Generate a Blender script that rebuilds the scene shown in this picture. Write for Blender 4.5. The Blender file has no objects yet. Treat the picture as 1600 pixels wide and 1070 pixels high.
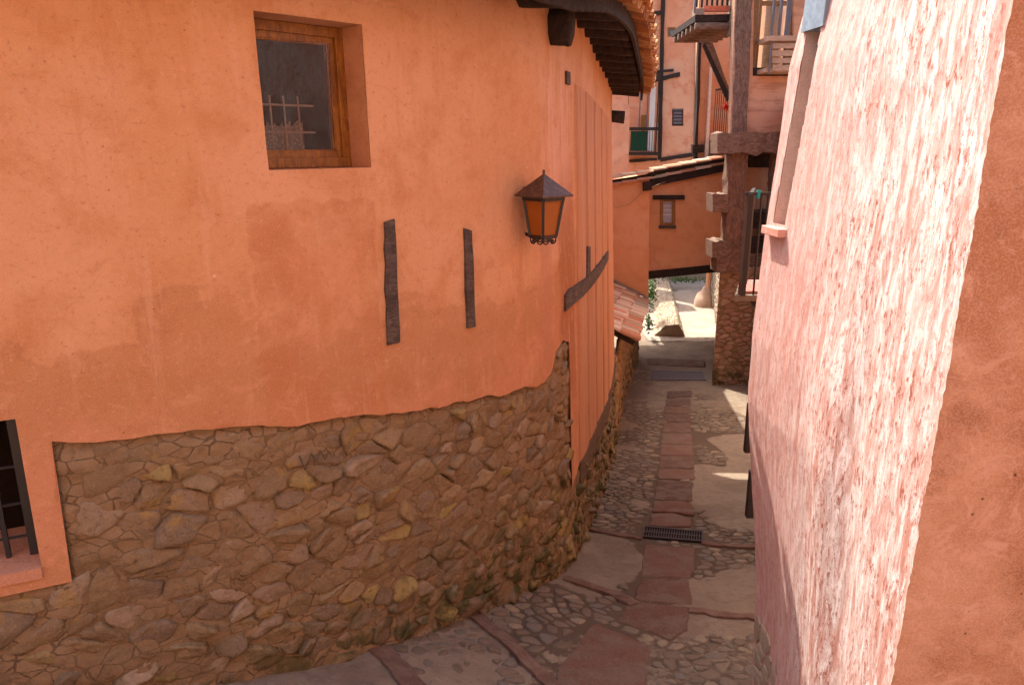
import bpy, math, random
import numpy as np
random.seed(7); rng = np.random.default_rng(7)
D = bpy.data; SC = bpy.context.scene; COL = SC.collection

# ------------------------------------------------------------------ camera, sky, sun, exposure
EZ = 6.3                                   # eye height above the lowest street
FPX, PITCH = 1150.0, math.radians(15.1)
CP, SP = math.cos(PITCH), math.sin(PITCH)
cam = D.objects.new('camera', D.cameras.new('camera')); COL.objects.link(cam)
cam.location = (0, 0, EZ); cam.rotation_euler = (math.pi/2 - PITCH, 0, 0)
cam.data.sensor_width = 36; cam.data.lens = FPX/1600*36; cam.data.clip_start = .05; cam.data.clip_end = 500
SC.camera = cam
SUN_EL, SUN_AZ = math.radians(61), math.radians(34)    # azimuth counted from +Y towards -X
world = D.worlds.new('World'); SC.world = world; world.use_nodes = True
wt = world.node_tree; wt.nodes.clear()
sky = wt.nodes.new('ShaderNodeTexSky'); sky.sky_type = 'NISHITA'; sky.sun_disc = False
sky.sun_elevation = SUN_EL; sky.sun_rotation = -SUN_AZ; sky.air_density = 1; sky.dust_density = 5; sky.ozone_density = .6
bg = wt.nodes.new('ShaderNodeBackground'); bg.inputs[1].default_value = .15
wo = wt.nodes.new('ShaderNodeOutputWorld')
wt.links.new(sky.outputs[0], bg.inputs[0]); wt.links.new(bg.outputs[0], wo.inputs[0])
sun = D.objects.new('sun', D.lights.new('sun', 'SUN')); COL.objects.link(sun)
sun.data.energy = 3.2; sun.data.angle = math.radians(.5); sun.data.color = (1, .93, .82)
sd = (-math.sin(SUN_AZ)*math.cos(SUN_EL), math.cos(SUN_AZ)*math.cos(SUN_EL), math.sin(SUN_EL))
import mathutils
sun.rotation_euler = mathutils.Vector(sd).to_track_quat('Z', 'Y').to_euler()
sun.location = (0, 0, 30)
SC.view_settings.view_transform = 'Standard'; SC.view_settings.look = 'None'
SC.view_settings.exposure = 1.52; SC.view_settings.gamma = 1.0; SC.view_settings.use_curve_mapping = False

# ------------------------------------------------------------------ numbers: noise, rays, street level
def _h(ix, iy, iz):
    n = (ix.astype(np.int64)*374761393 + iy.astype(np.int64)*668265263 + iz.astype(np.int64)*2147483647) & 0x7fffffff
    n = ((n ^ (n >> 13))*1274126177) & 0x7fffffff
    n = (n ^ (n >> 16))*1103515245 & 0x7fffffff
    return (n & 0xffff)/65535.0
def vn(x, y, z=0.0):
    x, y, z = np.broadcast_arrays(np.asarray(x, float), np.asarray(y, float), np.asarray(z, float))
    ix, iy, iz = np.floor(x), np.floor(y), np.floor(z)
    fx, fy, fz = x-ix, y-iy, z-iz
    fx, fy, fz = fx*fx*(3-2*fx), fy*fy*(3-2*fy), fz*fz*(3-2*fz)
    r = 0
    for a in (0, 1):
        for b in (0, 1):
            for c in (0, 1):
                r = r + _h(ix+a, iy+b, iz+c)*(fx if a else 1-fx)*(fy if b else 1-fy)*(fz if c else 1-fz)
    return r*2-1
def fbm(x, y, z=0.0, o=4):
    r, a, f = 0, 1, 1
    for k in range(o):
        r = r + a*vn(np.asarray(x)*f+17.3*k, np.asarray(y)*f-9.1*k, np.asarray(z)*f+4.7*k); a *= .5; f *= 2.03
    return r
def ray(px, py):
    a, b = (px-800)/FPX, (py-535)/FPX
    return np.array([a, CP-b*SP, -SP-b*CP])
def at(px, py, Y):                          # point of the place seen at photo pixel (px,py) on the plane y = Y; z is relative to the eye
    r = ray(px, py); return r*(Y/r[1])
def sm(a, b, x):
    t = np.clip((x-a)/(b-a), 0, 1); return t*t*(3-2*t)
GX = [-30, -2, 0, 4.3, 12.4, 16.7, 19, 24, 60, 200]; GZ = [-1.6, -2.3, -2.7, -3.6, -5.3, -5.86, -5.97, -6.0, -6.0, -6.0]
def gh(x, y):
    x = np.asarray(x, float); y = np.asarray(y, float)
    return np.interp(y + .75*np.minimum(0, x-.9), GX, GZ)
def G(px, py, dz=0.0):
    r = ray(px, py); t = .5
    while t < 90:
        p = r*t
        if p[2] < gh(p[0], p[1])+dz: break
        t += .01
    return p

# ------------------------------------------------------------------ the curved facade of the left house: (s, h, off) -> point
KB = np.array([(-7.5, 1.9), (-4.6, 2.40), (-2.7, 3.10), (-1.48, 3.74), (-.83, 4.31), (-.32, 4.9), (.11, 5.5), (.48, 6.12), (.78, 7.1), (1.17, 8.93), (1.55, 10.8), (1.83, 12.45)])
def catmull(P, n=40):
    out = []
    for i in range(len(P)-1):
        p0 = P[max(i-1, 0)]; p1 = P[i]; p2 = P[i+1]; p3 = P[min(i+2, len(P)-1)]
        for t in np.linspace(0, 1, n, endpoint=False):
            out.append(.5*((2*p1)+(-p0+p2)*t+(2*p0-5*p1+4*p2-p3)*t*t+(-p0+3*p1-3*p2+p3)*t**3))
    out.append(P[-1]); return np.array(out)
CB = catmull(KB)
SB = np.concatenate([[0], np.cumsum(np.hypot(*np.diff(CB, axis=0).T))]); SL = SB[-1]
_t = np.gradient(CB, axis=0); _t /= np.linalg.norm(_t, axis=1)[:, None]
for _ in range(30): _t[1:-1] = (_t[:-2]+_t[1:-1]+_t[2:])/3
def fac(s, h, off=0.0):
    s, h, off = np.broadcast_arrays(np.asarray(s, float), np.asarray(h, float), np.asarray(off, float))
    x = np.interp(s, SB, CB[:, 0]); y = np.interp(s, SB, CB[:, 1])
    tx = np.interp(s, SB, _t[:, 0]); ty = np.interp(s, SB, _t[:, 1]); l = np.hypot(tx, ty); tx, ty = tx/l, ty/l
    x = x + tx*np.maximum(0, s-SL); y = y + ty*np.maximum(0, s-SL)
    k = np.interp(s, [0, 8, SL], [.10, .15, .24])*(h+4)/5
    o = off - k
    return np.stack([x+ty*o, y-tx*o, h], -1)
_ss = np.linspace(0, SL, 3000)
def FS(px, py):                              # photo pixel -> (s, h) on the facade
    r = ray(px, py); h = 0.0
    for _ in range(12):
        p = fac(_ss, h); b = p[:, 0]/p[:, 1]
        s = np.interp(r[0]/r[1], b, _ss); q = fac(s, h); h = float(q[1]*r[2]/r[1])
    return float(s), h

# ------------------------------------------------------------------ objects
WP = {}
def tag(o, label=None, cat=None, group=None, kind=None):
    if label: o['label'] = label
    if cat: o['category'] = cat
    if group: o['group'] = group
    if kind: o['kind'] = kind
    return o
def link(o, parent, wloc):
    COL.objects.link(o); WP[o.name] = np.array(wloc, float)
    if parent is not None:
        o.parent = parent; o.location = WP[o.name]-WP[parent.name]
    else: o.location = WP[o.name]
    return o
def empty(name, loc, label, cat, group=None):
    o = D.objects.new(name, None); o.empty_display_size = .2
    link(o, None, np.array(loc, float)+(0, 0, EZ)); return tag(o, label, cat, group)
def mk(name, V, Fc, mat, parent=None, smooth=False, origin=None, uv=None, sharp=None):
    V = np.asarray(V, float)+(0, 0, EZ)      # callers work relative to the eye level
    if origin is None: org = V.mean(0) if parent is not None else V.mean(0)
    else: org = np.array(origin, float)+(0, 0, EZ)
    me = D.meshes.new(name); me.from_pydata((V-org).tolist(), [], Fc if isinstance(Fc, list) else Fc.tolist())
    mats = mat if isinstance(mat, (list, tuple)) else [mat]
    for m in mats: me.materials.append(m)
    if uv is not None:
        ul = me.uv_layers.new(name='UVMap'); li = np.empty(len(me.loops), np.int32); me.loops.foreach_get('vertex_index', li)
        ul.data.foreach_set('uv', np.asarray(uv, float)[li].ravel())
    if smooth: me.polygons.foreach_set('use_smooth', [True]*len(me.polygons))
    me.update()
    o = D.objects.new(name, me); return link(o, parent, org)
class MB:                                     # collects shapes for one mesh
    def __init__(s): s.v = []; s.f = []
    def add(s, V, F_):
        n = len(s.v); s.v += [tuple(map(float, p)) for p in V]; s.f += [tuple(int(i)+n for i in f) for f in F_]; return s
    def hexa(s, P): return s.add(P, [(0, 3, 2, 1), (4, 5, 6, 7), (0, 1, 5, 4), (1, 2, 6, 5), (2, 3, 7, 6), (3, 0, 4, 7)])
    def box(s, a, b):
        (x0, y0, z0), (x1, y1, z1) = a, b
        return s.hexa([(x0, y0, z0), (x1, y0, z0), (x1, y1, z0), (x0, y1, z0), (x0, y0, z1), (x1, y0, z1), (x1, y1, z1), (x0, y1, z1)])
    def fbox(s, s0, s1, h0, h1, o0, o1):      # box in facade space
        P = [fac(a, b, c) for b in (h0, h1) for a, c in ((s0, o1), (s1, o1), (s1, o0), (s0, o0))]
        return s.hexa(P)
    def bar(s, p, q, w, d=None, up=(0, 0, 1), n=4, jit=0.0, seg=1, tw=1.0):   # bar or log from p to q
        p, q = np.array(p, float), np.array(q, float); d = d or w
        a = (q-p)/np.linalg.norm(q-p); u = np.cross(a, up)
        if np.linalg.norm(u) < 1e-3: u = np.cross(a, (1, 0, 0))
        u /= np.linalg.norm(u); v = np.cross(a, u); V = []
        for k in range(seg+1):
            t = k/seg; c = p+(q-p)*t; sc = 1+(tw-1)*t
            for i in range(n):
                g = 2*math.pi*(i+.5)/n; m = math.sqrt(2) if n == 4 else 1
                r = 1+random.uniform(-jit, jit)
                V.append(c+u*math.cos(g)*w/2*m*r*sc+v*math.sin(g)*d/2*m*r*sc)
        F_ = [tuple(range(n))[::-1], tuple(seg*n+i for i in range(n))]
        for k in range(seg):
            for i in range(n): j = (i+1) % n; F_.append((k*n+i, k*n+j, k*n+n+j, k*n+n+i))
        return s.add(V, F_)
    def tube(s, pts, r, n=6):
        for a, b in zip(pts[:-1], pts[1:]): s.bar(a, b, 2*r, n=n)
        return s
    def build(s, name, mat, parent=None, smooth=False, bevel=0, origin=None):
        o = mk(name, s.v, s.f, mat, parent, smooth, origin)
        if bevel:
            m = o.modifiers.new('bevel', 'BEVEL'); m.width = bevel; m.segments = 2; m.limit_method = 'ANGLE'; m.angle_limit = .6
        return o

# ------------------------------------------------------------------ materials
class NT:
    def __init__(s, name, rough=.85, spec=.3):
        s.m = D.materials.new(name); s.m.use_nodes = True; s.t = s.m.node_tree; s.t.nodes.clear()
        s.out = s.n('OutputMaterial'); s.b = s.n('BsdfPrincipled'); s.l(s.b.outputs[0], s.out.inputs[0])
        s.b.inputs['Roughness'].default_value = rough; s.b.inputs['Specular IOR Level'].default_value = spec
        g = s.n('NewGeometry'); s.pos = g.outputs['Position']; s.isl = g.outputs['Random Per Island']; s.point = g.outputs['Pointiness']
        s.uv = s.n('UVMap').outputs[0]; s.objr = s.n('ObjectInfo').outputs['Random']
    def n(s, t): return s.t.nodes.new('ShaderNode'+t)
    def l(s, a, b): s.t.links.new(a, b)
    def put(s, sock, v):
        if isinstance(v, bpy.types.NodeSocket): s.l(v, sock)
        elif isinstance(v, (tuple, list)) and len(v) == 3 and len(sock.default_value) == 4: sock.default_value = (*v, 1)
        else: sock.default_value = v
    def math(s, op, a, b=0.0, c=None, clamp=False):
        k = s.n('Math'); k.operation = op; k.use_clamp = clamp; s.put(k.inputs[0], a); s.put(k.inputs[1], b)
        if c is not None: s.put(k.inputs[2], c)
        return k.outputs[0]
    def vmul(s, v, sc, off=(0, 0, 0)):
        k = s.n('Mapping'); s.put(k.inputs[0], v); k.inputs['Scale'].default_value = sc; k.inputs['Location'].default_value = off; return k.outputs[0]
    def noise(s, v, sc, det=4, ro=.55, dist=0.0):
        k = s.n('TexNoise'); s.put(k.inputs['Vector'], v); k.inputs['Scale'].default_value = sc; k.inputs['Detail'].default_value = det
        k.inputs['Roughness'].default_value = ro; k.inputs['Distortion'].default_value = dist; return k.outputs[0]
    def vor(s, v, sc, feat='F1', rnd=1.0):
        k = s.n('TexVoronoi'); k.feature = feat; s.put(k.inputs['Vector'], v); k.inputs['Scale'].default_value = sc; k.inputs['Randomness'].default_value = rnd
        return k.outputs[0]
    def mr(s, v, a, b, c=0.0, d=1.0):
        k = s.n('MapRange'); k.interpolation_type = 'SMOOTHSTEP'; s.put(k.inputs[0], v)
        for i, q in enumerate((a, b, c, d)): s.put(k.inputs[1+i], q)
        return k.outputs[0]
    def mix(s, f, a, b, mode='MIX'):
        k = s.n('Mix'); k.data_type = 'RGBA'; k.blend_type = mode; s.put(k.inputs[0], f); s.put(k.inputs[6], a); s.put(k.inputs[7], b); return k.outputs[2]
    def ramp(s, f, pts, const=False):
        k = s.n('ValToRGB'); s.put(k.inputs[0], f); e = k.color_ramp.elements
        if const: k.color_ramp.interpolation = 'CONSTANT'
        while len(e) < len(pts): e.new(.5)
        for q, (p, c) in zip(e, pts): q.position = p; q.color = (*c, 1)
        return k.outputs[0]
    def rand(s): return s.math('FRACT', s.math('ADD', s.objr, s.isl))
    def xyz(s, v):
        k = s.n('SeparateXYZ'); s.put(k.inputs[0], v); return k.outputs
    def box(s, x, a, b, soft):                # 1 inside [a,b], soft edges
        return s.math('MULTIPLY', s.mr(x, a-soft, a+soft), s.mr(x, b-soft, b+soft, 1.0, 0.0))
    def col(s, c): s.put(s.b.inputs['Base Color'], c)
    def bump(s, h, strength=.5, dist=.01, prev=None):
        k = s.n('Bump'); s.put(k.inputs['Height'], h); k.inputs['Strength'].default_value = strength; k.inputs['Distance'].default_value = dist
        if prev is not None: s.l(prev, k.inputs['Normal'])
        s.l(k.outputs[0], s.b.inputs['Normal']); return k.outputs[0]
def plaster(name, A, B, C, pit=(.3, .12, .07), sc=1.0, bump=.35, cloud=.8, band=False, streak=(1, 1, 1), cs=0):
    t = NT(name, .92, .15); p = t.vmul(t.pos, streak)
    n1 = t.noise(p, cloud*sc, 6, .6, .4); n2 = t.noise(p, 3.1*sc, 6, .65); n3 = t.noise(p, 38*sc, 3, .7); n4 = t.noise(p, 140*sc, 2)
    c = t.mix(t.mr(n1, .42, .62), A, B); c = t.mix(t.mr(n2, .48, .68, 0, .75), c, C)
    c = t.mix(t.mr(n3, .58, .74, 0, .35), c, pit)
    c = t.mix(t.mr(n4, .35, .7, 0, .18), c, (.9, .7, .6))
    if cs:
        c = t.mix(t.mr(t.noise(p, 5, 9, .78, 1.4), .52, .62, 0, .75), c, (.64, .37, .27)); c = t.mix(t.mr(t.vor(p, 9), .03, .07, .9, 0), c, (.07, .04, .03))
    if band: c = t.mix(t.mr(t.noise(t.vmul(t.pos, (.6, .6, 5)), 2, 4), .5, .66, 0, .4), c, pit)
    t.col(c); b = t.bump(n2, .35, .03); t.bump(t.math('ADD', n3, t.math('MULTIPLY', n4, .6)), bump, .012, b)
    return t.m
def wood(name, A, B, sc=1.0, ax=(6, 6, 1), rough=.8, bump=.6, spec=.3):
    t = NT(name, rough, spec); tc = t.n('TexCoord').outputs['Object']; p = t.vmul(tc, ax)
    n = t.noise(p, 4*sc, 6, .7, 1.2); n2 = t.noise(p, 22*sc, 4, .7)
    c = t.mix(t.mr(n, .35, .68), A, B); c = t.mix(t.mr(n2, .55, .75, 0, .7), c, tuple(q*.35 for q in A)); c = t.mix(t.rand(), c, tuple(q*.72 for q in B), 'MIX') if False else c
    t.col(c); t.bump(t.math('ADD', n, n2), bump, .012); return t.m
def stone(name, cols, sc=1.0, moss=None, bump=.8, lichen=.0, wear=(.35, .22, .13)):
    t = NT(name, .9, .2); r = t.rand(); k = len(cols)
    c = t.ramp(r, [(i/k, q) for i, q in enumerate(cols)], True)
    p = t.pos; n1 = t.noise(p, 5*sc, 6, .65, .3); n2 = t.noise(p, 24*sc, 6, .7, .5); n3 = t.noise(p, 90*sc, 3, .7)
    c = t.mix(t.mr(n1, .4, .66, 0, .65), c, wear)
    c = t.mix(t.mr(n2, .52, .72, 0, .55), c, (.10, .06, .035)); c = t.mix(t.mr(n3, .5, .75, 0, .3), c, (.55, .42, .3))
    if lichen: c = t.mix(t.mr(t.noise(p, 3.2, 5, .7), .56, .66, 0, lichen), c, (.42, .27, .05))
    if moss: c = t.mix(t.math('MULTIPLY', t.mr(t.xyz(t.pos)[2], EZ+moss[0], EZ+moss[1], 1.0, 0.0), t.mr(n1, .42, .6)), c, (.07, .07, .025))
    t.col(c); b = t.bump(n1, .5, .04); b = t.bump(n2, bump, .02, b); t.bump(n3, .5, .006, b); return t.m
def flat(name, c, rough=.6, spec=.3, metal=0.0, nz=.15):
    t = NT(name, rough, spec); n = t.noise(t.pos, 30, 4)
    t.col(t.mix(t.mr(n, .35, .7, 0, 1), tuple(q*(1-nz) for q in c), tuple(min(1, q*(1+nz)) for q in c))); t.b.inputs['Metallic'].default_value = metal
    t.bump(n, .2, .004); return t.m
M = {}
M['pl_far'] = plaster('salmon_plaster', (.64, .29, .15), (.68, .36, .21), (.55, .21, .10), cloud=.5)
M['pl_bridge'] = plaster('orange_plaster', (.75, .34, .145), (.78, .39, .19), (.68, .27, .10), cloud=.7)
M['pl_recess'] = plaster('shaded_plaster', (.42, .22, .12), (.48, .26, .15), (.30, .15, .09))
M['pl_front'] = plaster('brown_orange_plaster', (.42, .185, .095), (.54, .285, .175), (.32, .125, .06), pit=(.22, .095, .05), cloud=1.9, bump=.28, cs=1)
M['timber'] = wood('dark_timber', (.02, .013, .011), (.05, .032, .024), ax=(3, 3, 3))
M['beam'] = wood('weathered_beam', (.13, .072, .048), (.30, .19, .14), ax=(5, 5, 1.2), sc=1.3, bump=1.0)
M['beam_h'] = wood('weathered_lintel', (.13, .075, .05), (.30, .20, .15), ax=(1.2, 5, 5), sc=1.3, bump=1.0)
M['greytim'] = wood('grey_timber', (.06, .045, .04), (.16, .12, .10), ax=(2, 2, 6), bump=.8)
M['varnish'] = wood('varnished_wood', (.17, .062, .009), (.36, .15, .02), ax=(8, 8, 2), rough=.35, bump=.2, spec=.5)
M['palewood'] = wood('pale_wood', (.42, .24, .15), (.60, .40, .27), ax=(1, 6, 6))
M['iron'] = flat('black_iron', (.018, .017, .02), .45, .5)
M['rustlid'] = flat('brown_lantern_sheet', (.10, .055, .038), .5, .4, nz=.3)
M['greypaint'] = flat('grey_paint', (.13, .12, .14), .5, .4)
M['green'] = flat('green_cloth', (.01, .085, .045), .8)
M['white'] = flat('white_paint', (.75, .70, .66), .6)
M['bluegrey'] = flat('blue_grey_paint', (.22, .28, .34), .6)
M['dark'] = flat('dark_interior', (.015, .01, .008), .9, .1)
M['dullwhite'] = flat('dull_white_paint', (.40, .36, .34), .6)
M['turq'] = flat('turquoise_plastic', (.02, .35, .36), .5)
M['soil'] = flat('soil', (.09, .06, .035), .95, .1, nz=.4)
M['red'] = flat('terracotta_edge', (.55, .16, .09), .8, .2, nz=.25)
def glass(name, tint=(.9, .78, .7), rough=.02):
    t = NT(name, rough, .5); t.b.inputs['Transmission Weight'].default_value = 1; t.b.inputs['Base Color'].default_value = (*tint, 1); t.b.inputs['IOR'].default_value = 1.36; return t.m
M['glass'] = glass('window_glass')
def amber():
    t = NT('amber_glass', .35, .5); t.col(t.mix(t.noise(t.pos, 9, 3), (.50, .15, .012), (.62, .21, .02))); t.b.inputs['Transmission Weight'].default_value = .5; return t.m
M['amber'] = amber()
def lace():
    t = NT('lace_curtain', .9, .1); p = t.vmul(t.pos, (1, 1, 1)); t.col((.5, .47, .46)); n = t.vor(p, 55)
    t.b.inputs['Alpha'].default_value = 1; t.put(t.b.inputs['Alpha'], t.mr(n, .15, .5, .95, .55)); return t.m
M['lace'] = lace()
def tilemat():
    t = NT('old_roof_tile', .9, .2); r = t.rand()
    c = t.ramp(r, [(0, (.46, .21, .12)), (.18, (.56, .36, .25)), (.36, (.64, .50, .38)), (.5, (.48, .26, .16)), (.64, (.40, .33, .24)), (.78, (.62, .50, .30)), (.9, (.58, .20, .11))], True)
    n = t.noise(t.pos, 9, 6, .7); n2 = t.noise(t.pos, 40, 4, .7)
    c = t.mix(t.mr(n, .5, .7, 0, .6), c, (.42, .36, .24)); c = t.mix(t.mr(n2, .55, .75, 0, .7), c, (.14, .10, .07)); t.col(c); t.bump(t.math('ADD', n, n2), .6, .012); return t.m
M['tile'] = tilemat()
def eavetile():
    t = NT('eave_tile', .9, .2); r = t.rand(); c = t.ramp(r, [(0, (.40, .16, .06)), (.3, (.48, .22, .09)), (.6, (.34, .15, .07)), (.8, (.52, .28, .13))], True)
    n = t.noise(t.pos, 20, 6, .7); t.col(t.mix(t.mr(n, .48, .7, 0, .7), c, (.12, .06, .03))); t.bump(n, .6, .01); return t.m
M['etile'] = eavetile()
M['lowstone'] = stone('ochre_wall_stone', [(.30, .19, .10), (.34, .23, .12), (.25, .15, .09), (.38, .27, .13), (.28, .20, .13), (.33, .19, .12)], lichen=.6, moss=(-5.6, -4.4))
M['rubble'] = stone('rubble_stone', [(.26, .185, .105), (.235, .165, .095), (.31, .225, .125), (.20, .145, .10), (.28, .205, .14), (.34, .26, .10), (.22, .165, .115), (.25, .175, .10), (.35, .27, .19)], moss=(-3.5, -2.4), lichen=.4, wear=(.27, .185, .10), bump=1.0)
M['pier'] = stone('pier_stone', [(.38, .25, .17), (.34, .23, .16), (.42, .30, .21), (.31, .20, .135), (.40, .26, .19)], sc=.8, moss=(-6, -4.6), wear=(.38, .22, .14))
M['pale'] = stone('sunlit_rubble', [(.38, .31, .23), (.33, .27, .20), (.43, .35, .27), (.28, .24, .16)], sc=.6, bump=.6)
M['cobble'] = stone('cobble_stone', [(.21, .17, .125), (.18, .14, .10), (.24, .195, .14), (.16, .125, .09), (.20, .15, .11), (.31, .25, .175), (.18, .16, .135)], sc=2, bump=.8, wear=(.20, .15, .11))
M['slab'] = stone('red_slab', [(.145, .074, .053), (.12, .066, .05), (.165, .086, .063), (.105, .06, .046), (.15, .07, .05)], sc=1.0, bump=1.0, wear=(.185, .145, .115))
M['kerb'] = stone('red_kerb', [(.16, .088, .066), (.135, .078, .06)], sc=1.5, bump=.5, wear=(.22, .15, .11))
M['greyslate'] = stone('grey_flat_stone', [(.26, .22, .18), (.30, .25, .2)], sc=2)
def mortar(name, A, B, C, cracks=False, sc=1.0):
    t = NT(name, .95, .15); n1 = t.noise(t.pos, 1.3*sc, 6, .65, .3); n2 = t.noise(t.pos, 9*sc, 6, .7, .4); n3 = t.noise(t.pos, 70*sc, 4, .75)
    c = t.mix(t.mr(n1, .42, .62), A, B); c = t.mix(t.mr(n2, .47, .68, 0, .8), c, C); c = t.mix(t.mr(n3, .5, .75, 0, .4), c, tuple(q*1.5 for q in B))
    cr = t.mr(t.math('ADD', t.vor(t.vmul(t.pos, (1, 1, 1.7)), 8, 'DISTANCE_TO_EDGE'), t.math('MULTIPLY', t.math('SUBTRACT', n2, .5), .25)), .0, .035)
    if cracks: c = t.mix(t.math('MULTIPLY', t.math('SUBTRACT', 1.0, cr), t.mr(n1, .35, .6, .7, .15)), c, (.07, .045, .028))  # darkens the colour along the crack lines
    t.col(c); b = t.bump(n2, .7, .035); b = t.bump(cr, .6 if cracks else 0, .02, b); t.bump(n3, .7, .008, b); return t.m
M['mortar'] = mortar('wall_mortar', (.29, .20, .115), (.25, .17, .095), (.16, .108, .06), cracks=True)
def streetmat():
    t = NT('street_ground', .92, .2); a = t.n('Attribute'); a.attribute_name = 'soil'; soil = a.outputs['Fac']
    n1 = t.noise(t.pos, 1.3, 6, .65, .3); n2 = t.noise(t.pos, 9, 6, .7, .4); n3 = t.noise(t.pos, 70, 4, .75)
    c = t.mix(t.mr(n1, .42, .62), (.26, .205, .15), (.20, .15, .11)); c = t.mix(t.mr(n2, .47, .68, 0, .7), c, (.17, .125, .092)); c = t.mix(t.mr(n3, .5, .75, 0, .4), c, (.36, .29, .23))
    c = t.mix(t.mr(t.math('ADD', soil, t.math('MULTIPLY', t.math('SUBTRACT', n2, .5), 1.2)), .35, .6), c, (.115, .082, .057))
    t.col(c); b = t.bump(n2, .8, .035); t.bump(n3, .7, .008, b); return t.m
M['street'] = streetmat()
M['path'] = mortar('far_path', (.34, .28, .22), (.40, .34, .28), (.26, .20, .155), sc=.6)
M['skirt'] = mortar('dark_skirting', (.17, .12, .085), (.14, .10, .07), (.08, .055, .04)); M['gapdark'] = flat('dark_joint', (.03, .018, .012), .95, .1)

# left facade plaster: stains placed in facade space (u = s, v = h), they stay where they are whatever the light
def leftplaster():
    t = NT('left_house_plaster', .92, .15); u, v = t.xyz(t.uv)[0], t.xyz(t.uv)[1]; p = t.uv
    A, B, C = (.60, .292, .135), (.64, .335, .18), (.52, .225, .085)
    n1 = t.noise(p, .75, 6, .62, .5); n2 = t.noise(p, 2.9, 6, .65, .3); n3 = t.noise(p, 36, 3, .7); n4 = t.noise(p, 150, 2)
    c = t.mix(t.mr(n1, .40, .60), A, B); c = t.mix(t.mr(n2, .46, .70, 0, .8), c, C)
    # damp lower zone with a ragged tide line
    hh = t.math('ADD', v, t.math('MULTIPLY', t.math('SUBTRACT', n1, .5), 1.5)); hh = t.math('ADD', hh, t.math('MULTIPLY', t.math('SUBTRACT', n2, .5), .55))
    hh = t.math('ADD', hh, t.math('MULTIPLY', t.math('SUBTRACT', t.noise(p, 14, 5, .7), .5), .12))
    damp = t.mr(hh, -.93, -.99)
    dsoft = t.mr(hh, -.75, -1.25); c = t.mix(t.math('MULTIPLY', damp, .42), c, (.42, .175, .062)); c = t.mix(t.math('MULTIPLY', dsoft, .5), c, (.42, .18, .07))
    rim = t.box(hh, -1.01, -.955, .02); c = t.mix(t.math('MULTIPLY', t.math('MULTIPLY', rim, t.mr(n2, .45, .6)), .30), c, (.34, .12, .06))
    c = t.mix(t.math('MULTIPLY', t.mr(hh, -1.25, -1.5), t.mr(n2, .4, .55, 0, .55)), c, (.60, .26, .15))
    # patch re-plastered below the window
    wu = t.math('ADD', u, t.math('MULTIPLY', t.math('SUBTRACT', n2, .5), .18)); wv = t.math('ADD', v, t.math('MULTIPLY', t.math('SUBTRACT', t.noise(p, 5, 5), .5), .25))
    s0, s1 = FS(388, 380)[0], FS(588, 380)[0]
    patch = t.math('MULTIPLY', t.box(wu, s0, s1, .01), t.box(wv, -2.2, -.30, .012)); c = t.mix(t.math('MULTIPLY', t.math('MULTIPLY', patch, t.mr(n2, .38, .6, .3, 1)), .7), c, (.46, .18, .07))
    s0b, s1b = FS(455, 420)[0], FS(560, 420)[0]
    inner = t.math('MULTIPLY', t.box(wu, s0b, s1b, .05), t.box(wv, -1.1, -.55, .03)); c = t.mix(t.math('MULTIPLY', inner, .35), c, (.62, .27, .14))
    # streaks by the corner: pale washed runs and a brown leak
    q = t.vmul(p, (9, .5, 1)); st = t.noise(q, 2.2, 5, .6)
    sa, sb, sc_ = FS(855, 300)[0], FS(872, 300)[0], FS(892, 300)[0]
    pale = t.math('MULTIPLY', t.box(u, sa-.05, sc_, .14), t.box(v, -.75, .55, .25)); c = t.mix(t.math('MULTIPLY', pale, t.mr(st, .40, .62, 0, .8)), c, (.70, .40, .30))
    lk = t.math('MULTIPLY', t.box(wu, FS(874, 430)[0], FS(898, 430)[0], .05), t.box(v, -2.3, -.35, .3)); c = t.mix(t.math('MULTIPLY', lk, .75), c, (.34, .115, .035))
    lk2 = t.math('MULTIPLY', t.box(wu, FS(845, 470)[0], FS(862, 470)[0], .04), t.box(v, -2.4, -.55, .12)); c = t.mix(t.math('MULTIPLY', lk2, .5), c, (.47, .21, .13))
    c = t.mix(t.mr(st, .60, .75, 0, .30), c, (.50, .17, .08))
    m1 = t.noise(p, 6.5, 8, .72, .6); c = t.mix(t.mr(m1, .50, .68, 0, .45), c, (.67, .335, .195)); c = t.mix(t.mr(m1, .46, .33, 0, .40), c, (.47, .17, .07))
    # rain runs, pits, scratches, straw marks
    c = t.mix(t.mr(t.noise(t.vmul(p, (3, .35, 1)), 2.0, 6, .7), .52, .70, 0, .6), c, C); c = t.mix(t.mr(t.noise(t.vmul(p, (5, .5, 1), (3, 0, 0)), 1.6, 7, .75), .54, .70, 0, .45), c, (.67, .38, .24))
    nn = t.n('TexNoise'); nn.inputs['Scale'].default_value = 3.5; nn.inputs['Detail'].default_value = 6; t.l(p, nn.inputs['Vector']); wp = t.mix(.22, p, nn.outputs[1], 'ADD'); cr = t.vor(wp, 1.5, 'DISTANCE_TO_EDGE'); c = t.mix(t.math('MULTIPLY', t.mr(t.math('ADD', cr, t.math('MULTIPLY', n2, .0)), .0, .003, .5, 0), t.mr(n1, .52, .6)), c, (.30, .12, .06))
    c = t.mix(t.mr(n3, .57, .70, 0, .6), c, (.40, .16, .075)); c = t.mix(t.mr(n3, .42, .30, 0, .35), c, (.72, .42, .26)); c = t.mix(t.mr(n4, .35, .7, 0, .14), c, (.85, .62, .5))
    sp = t.vor(p, 7.5); c = t.mix(t.mr(sp, .022, .05, .8, 0), c, (.20, .09, .05))
    sp2 = t.vor(t.vmul(p, (1, 1, 1), (3.1, 7.7, 0)), 4.2); c = t.mix(t.mr(sp2, .015, .035, .8, 0), c, (.75, .55, .42))
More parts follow.
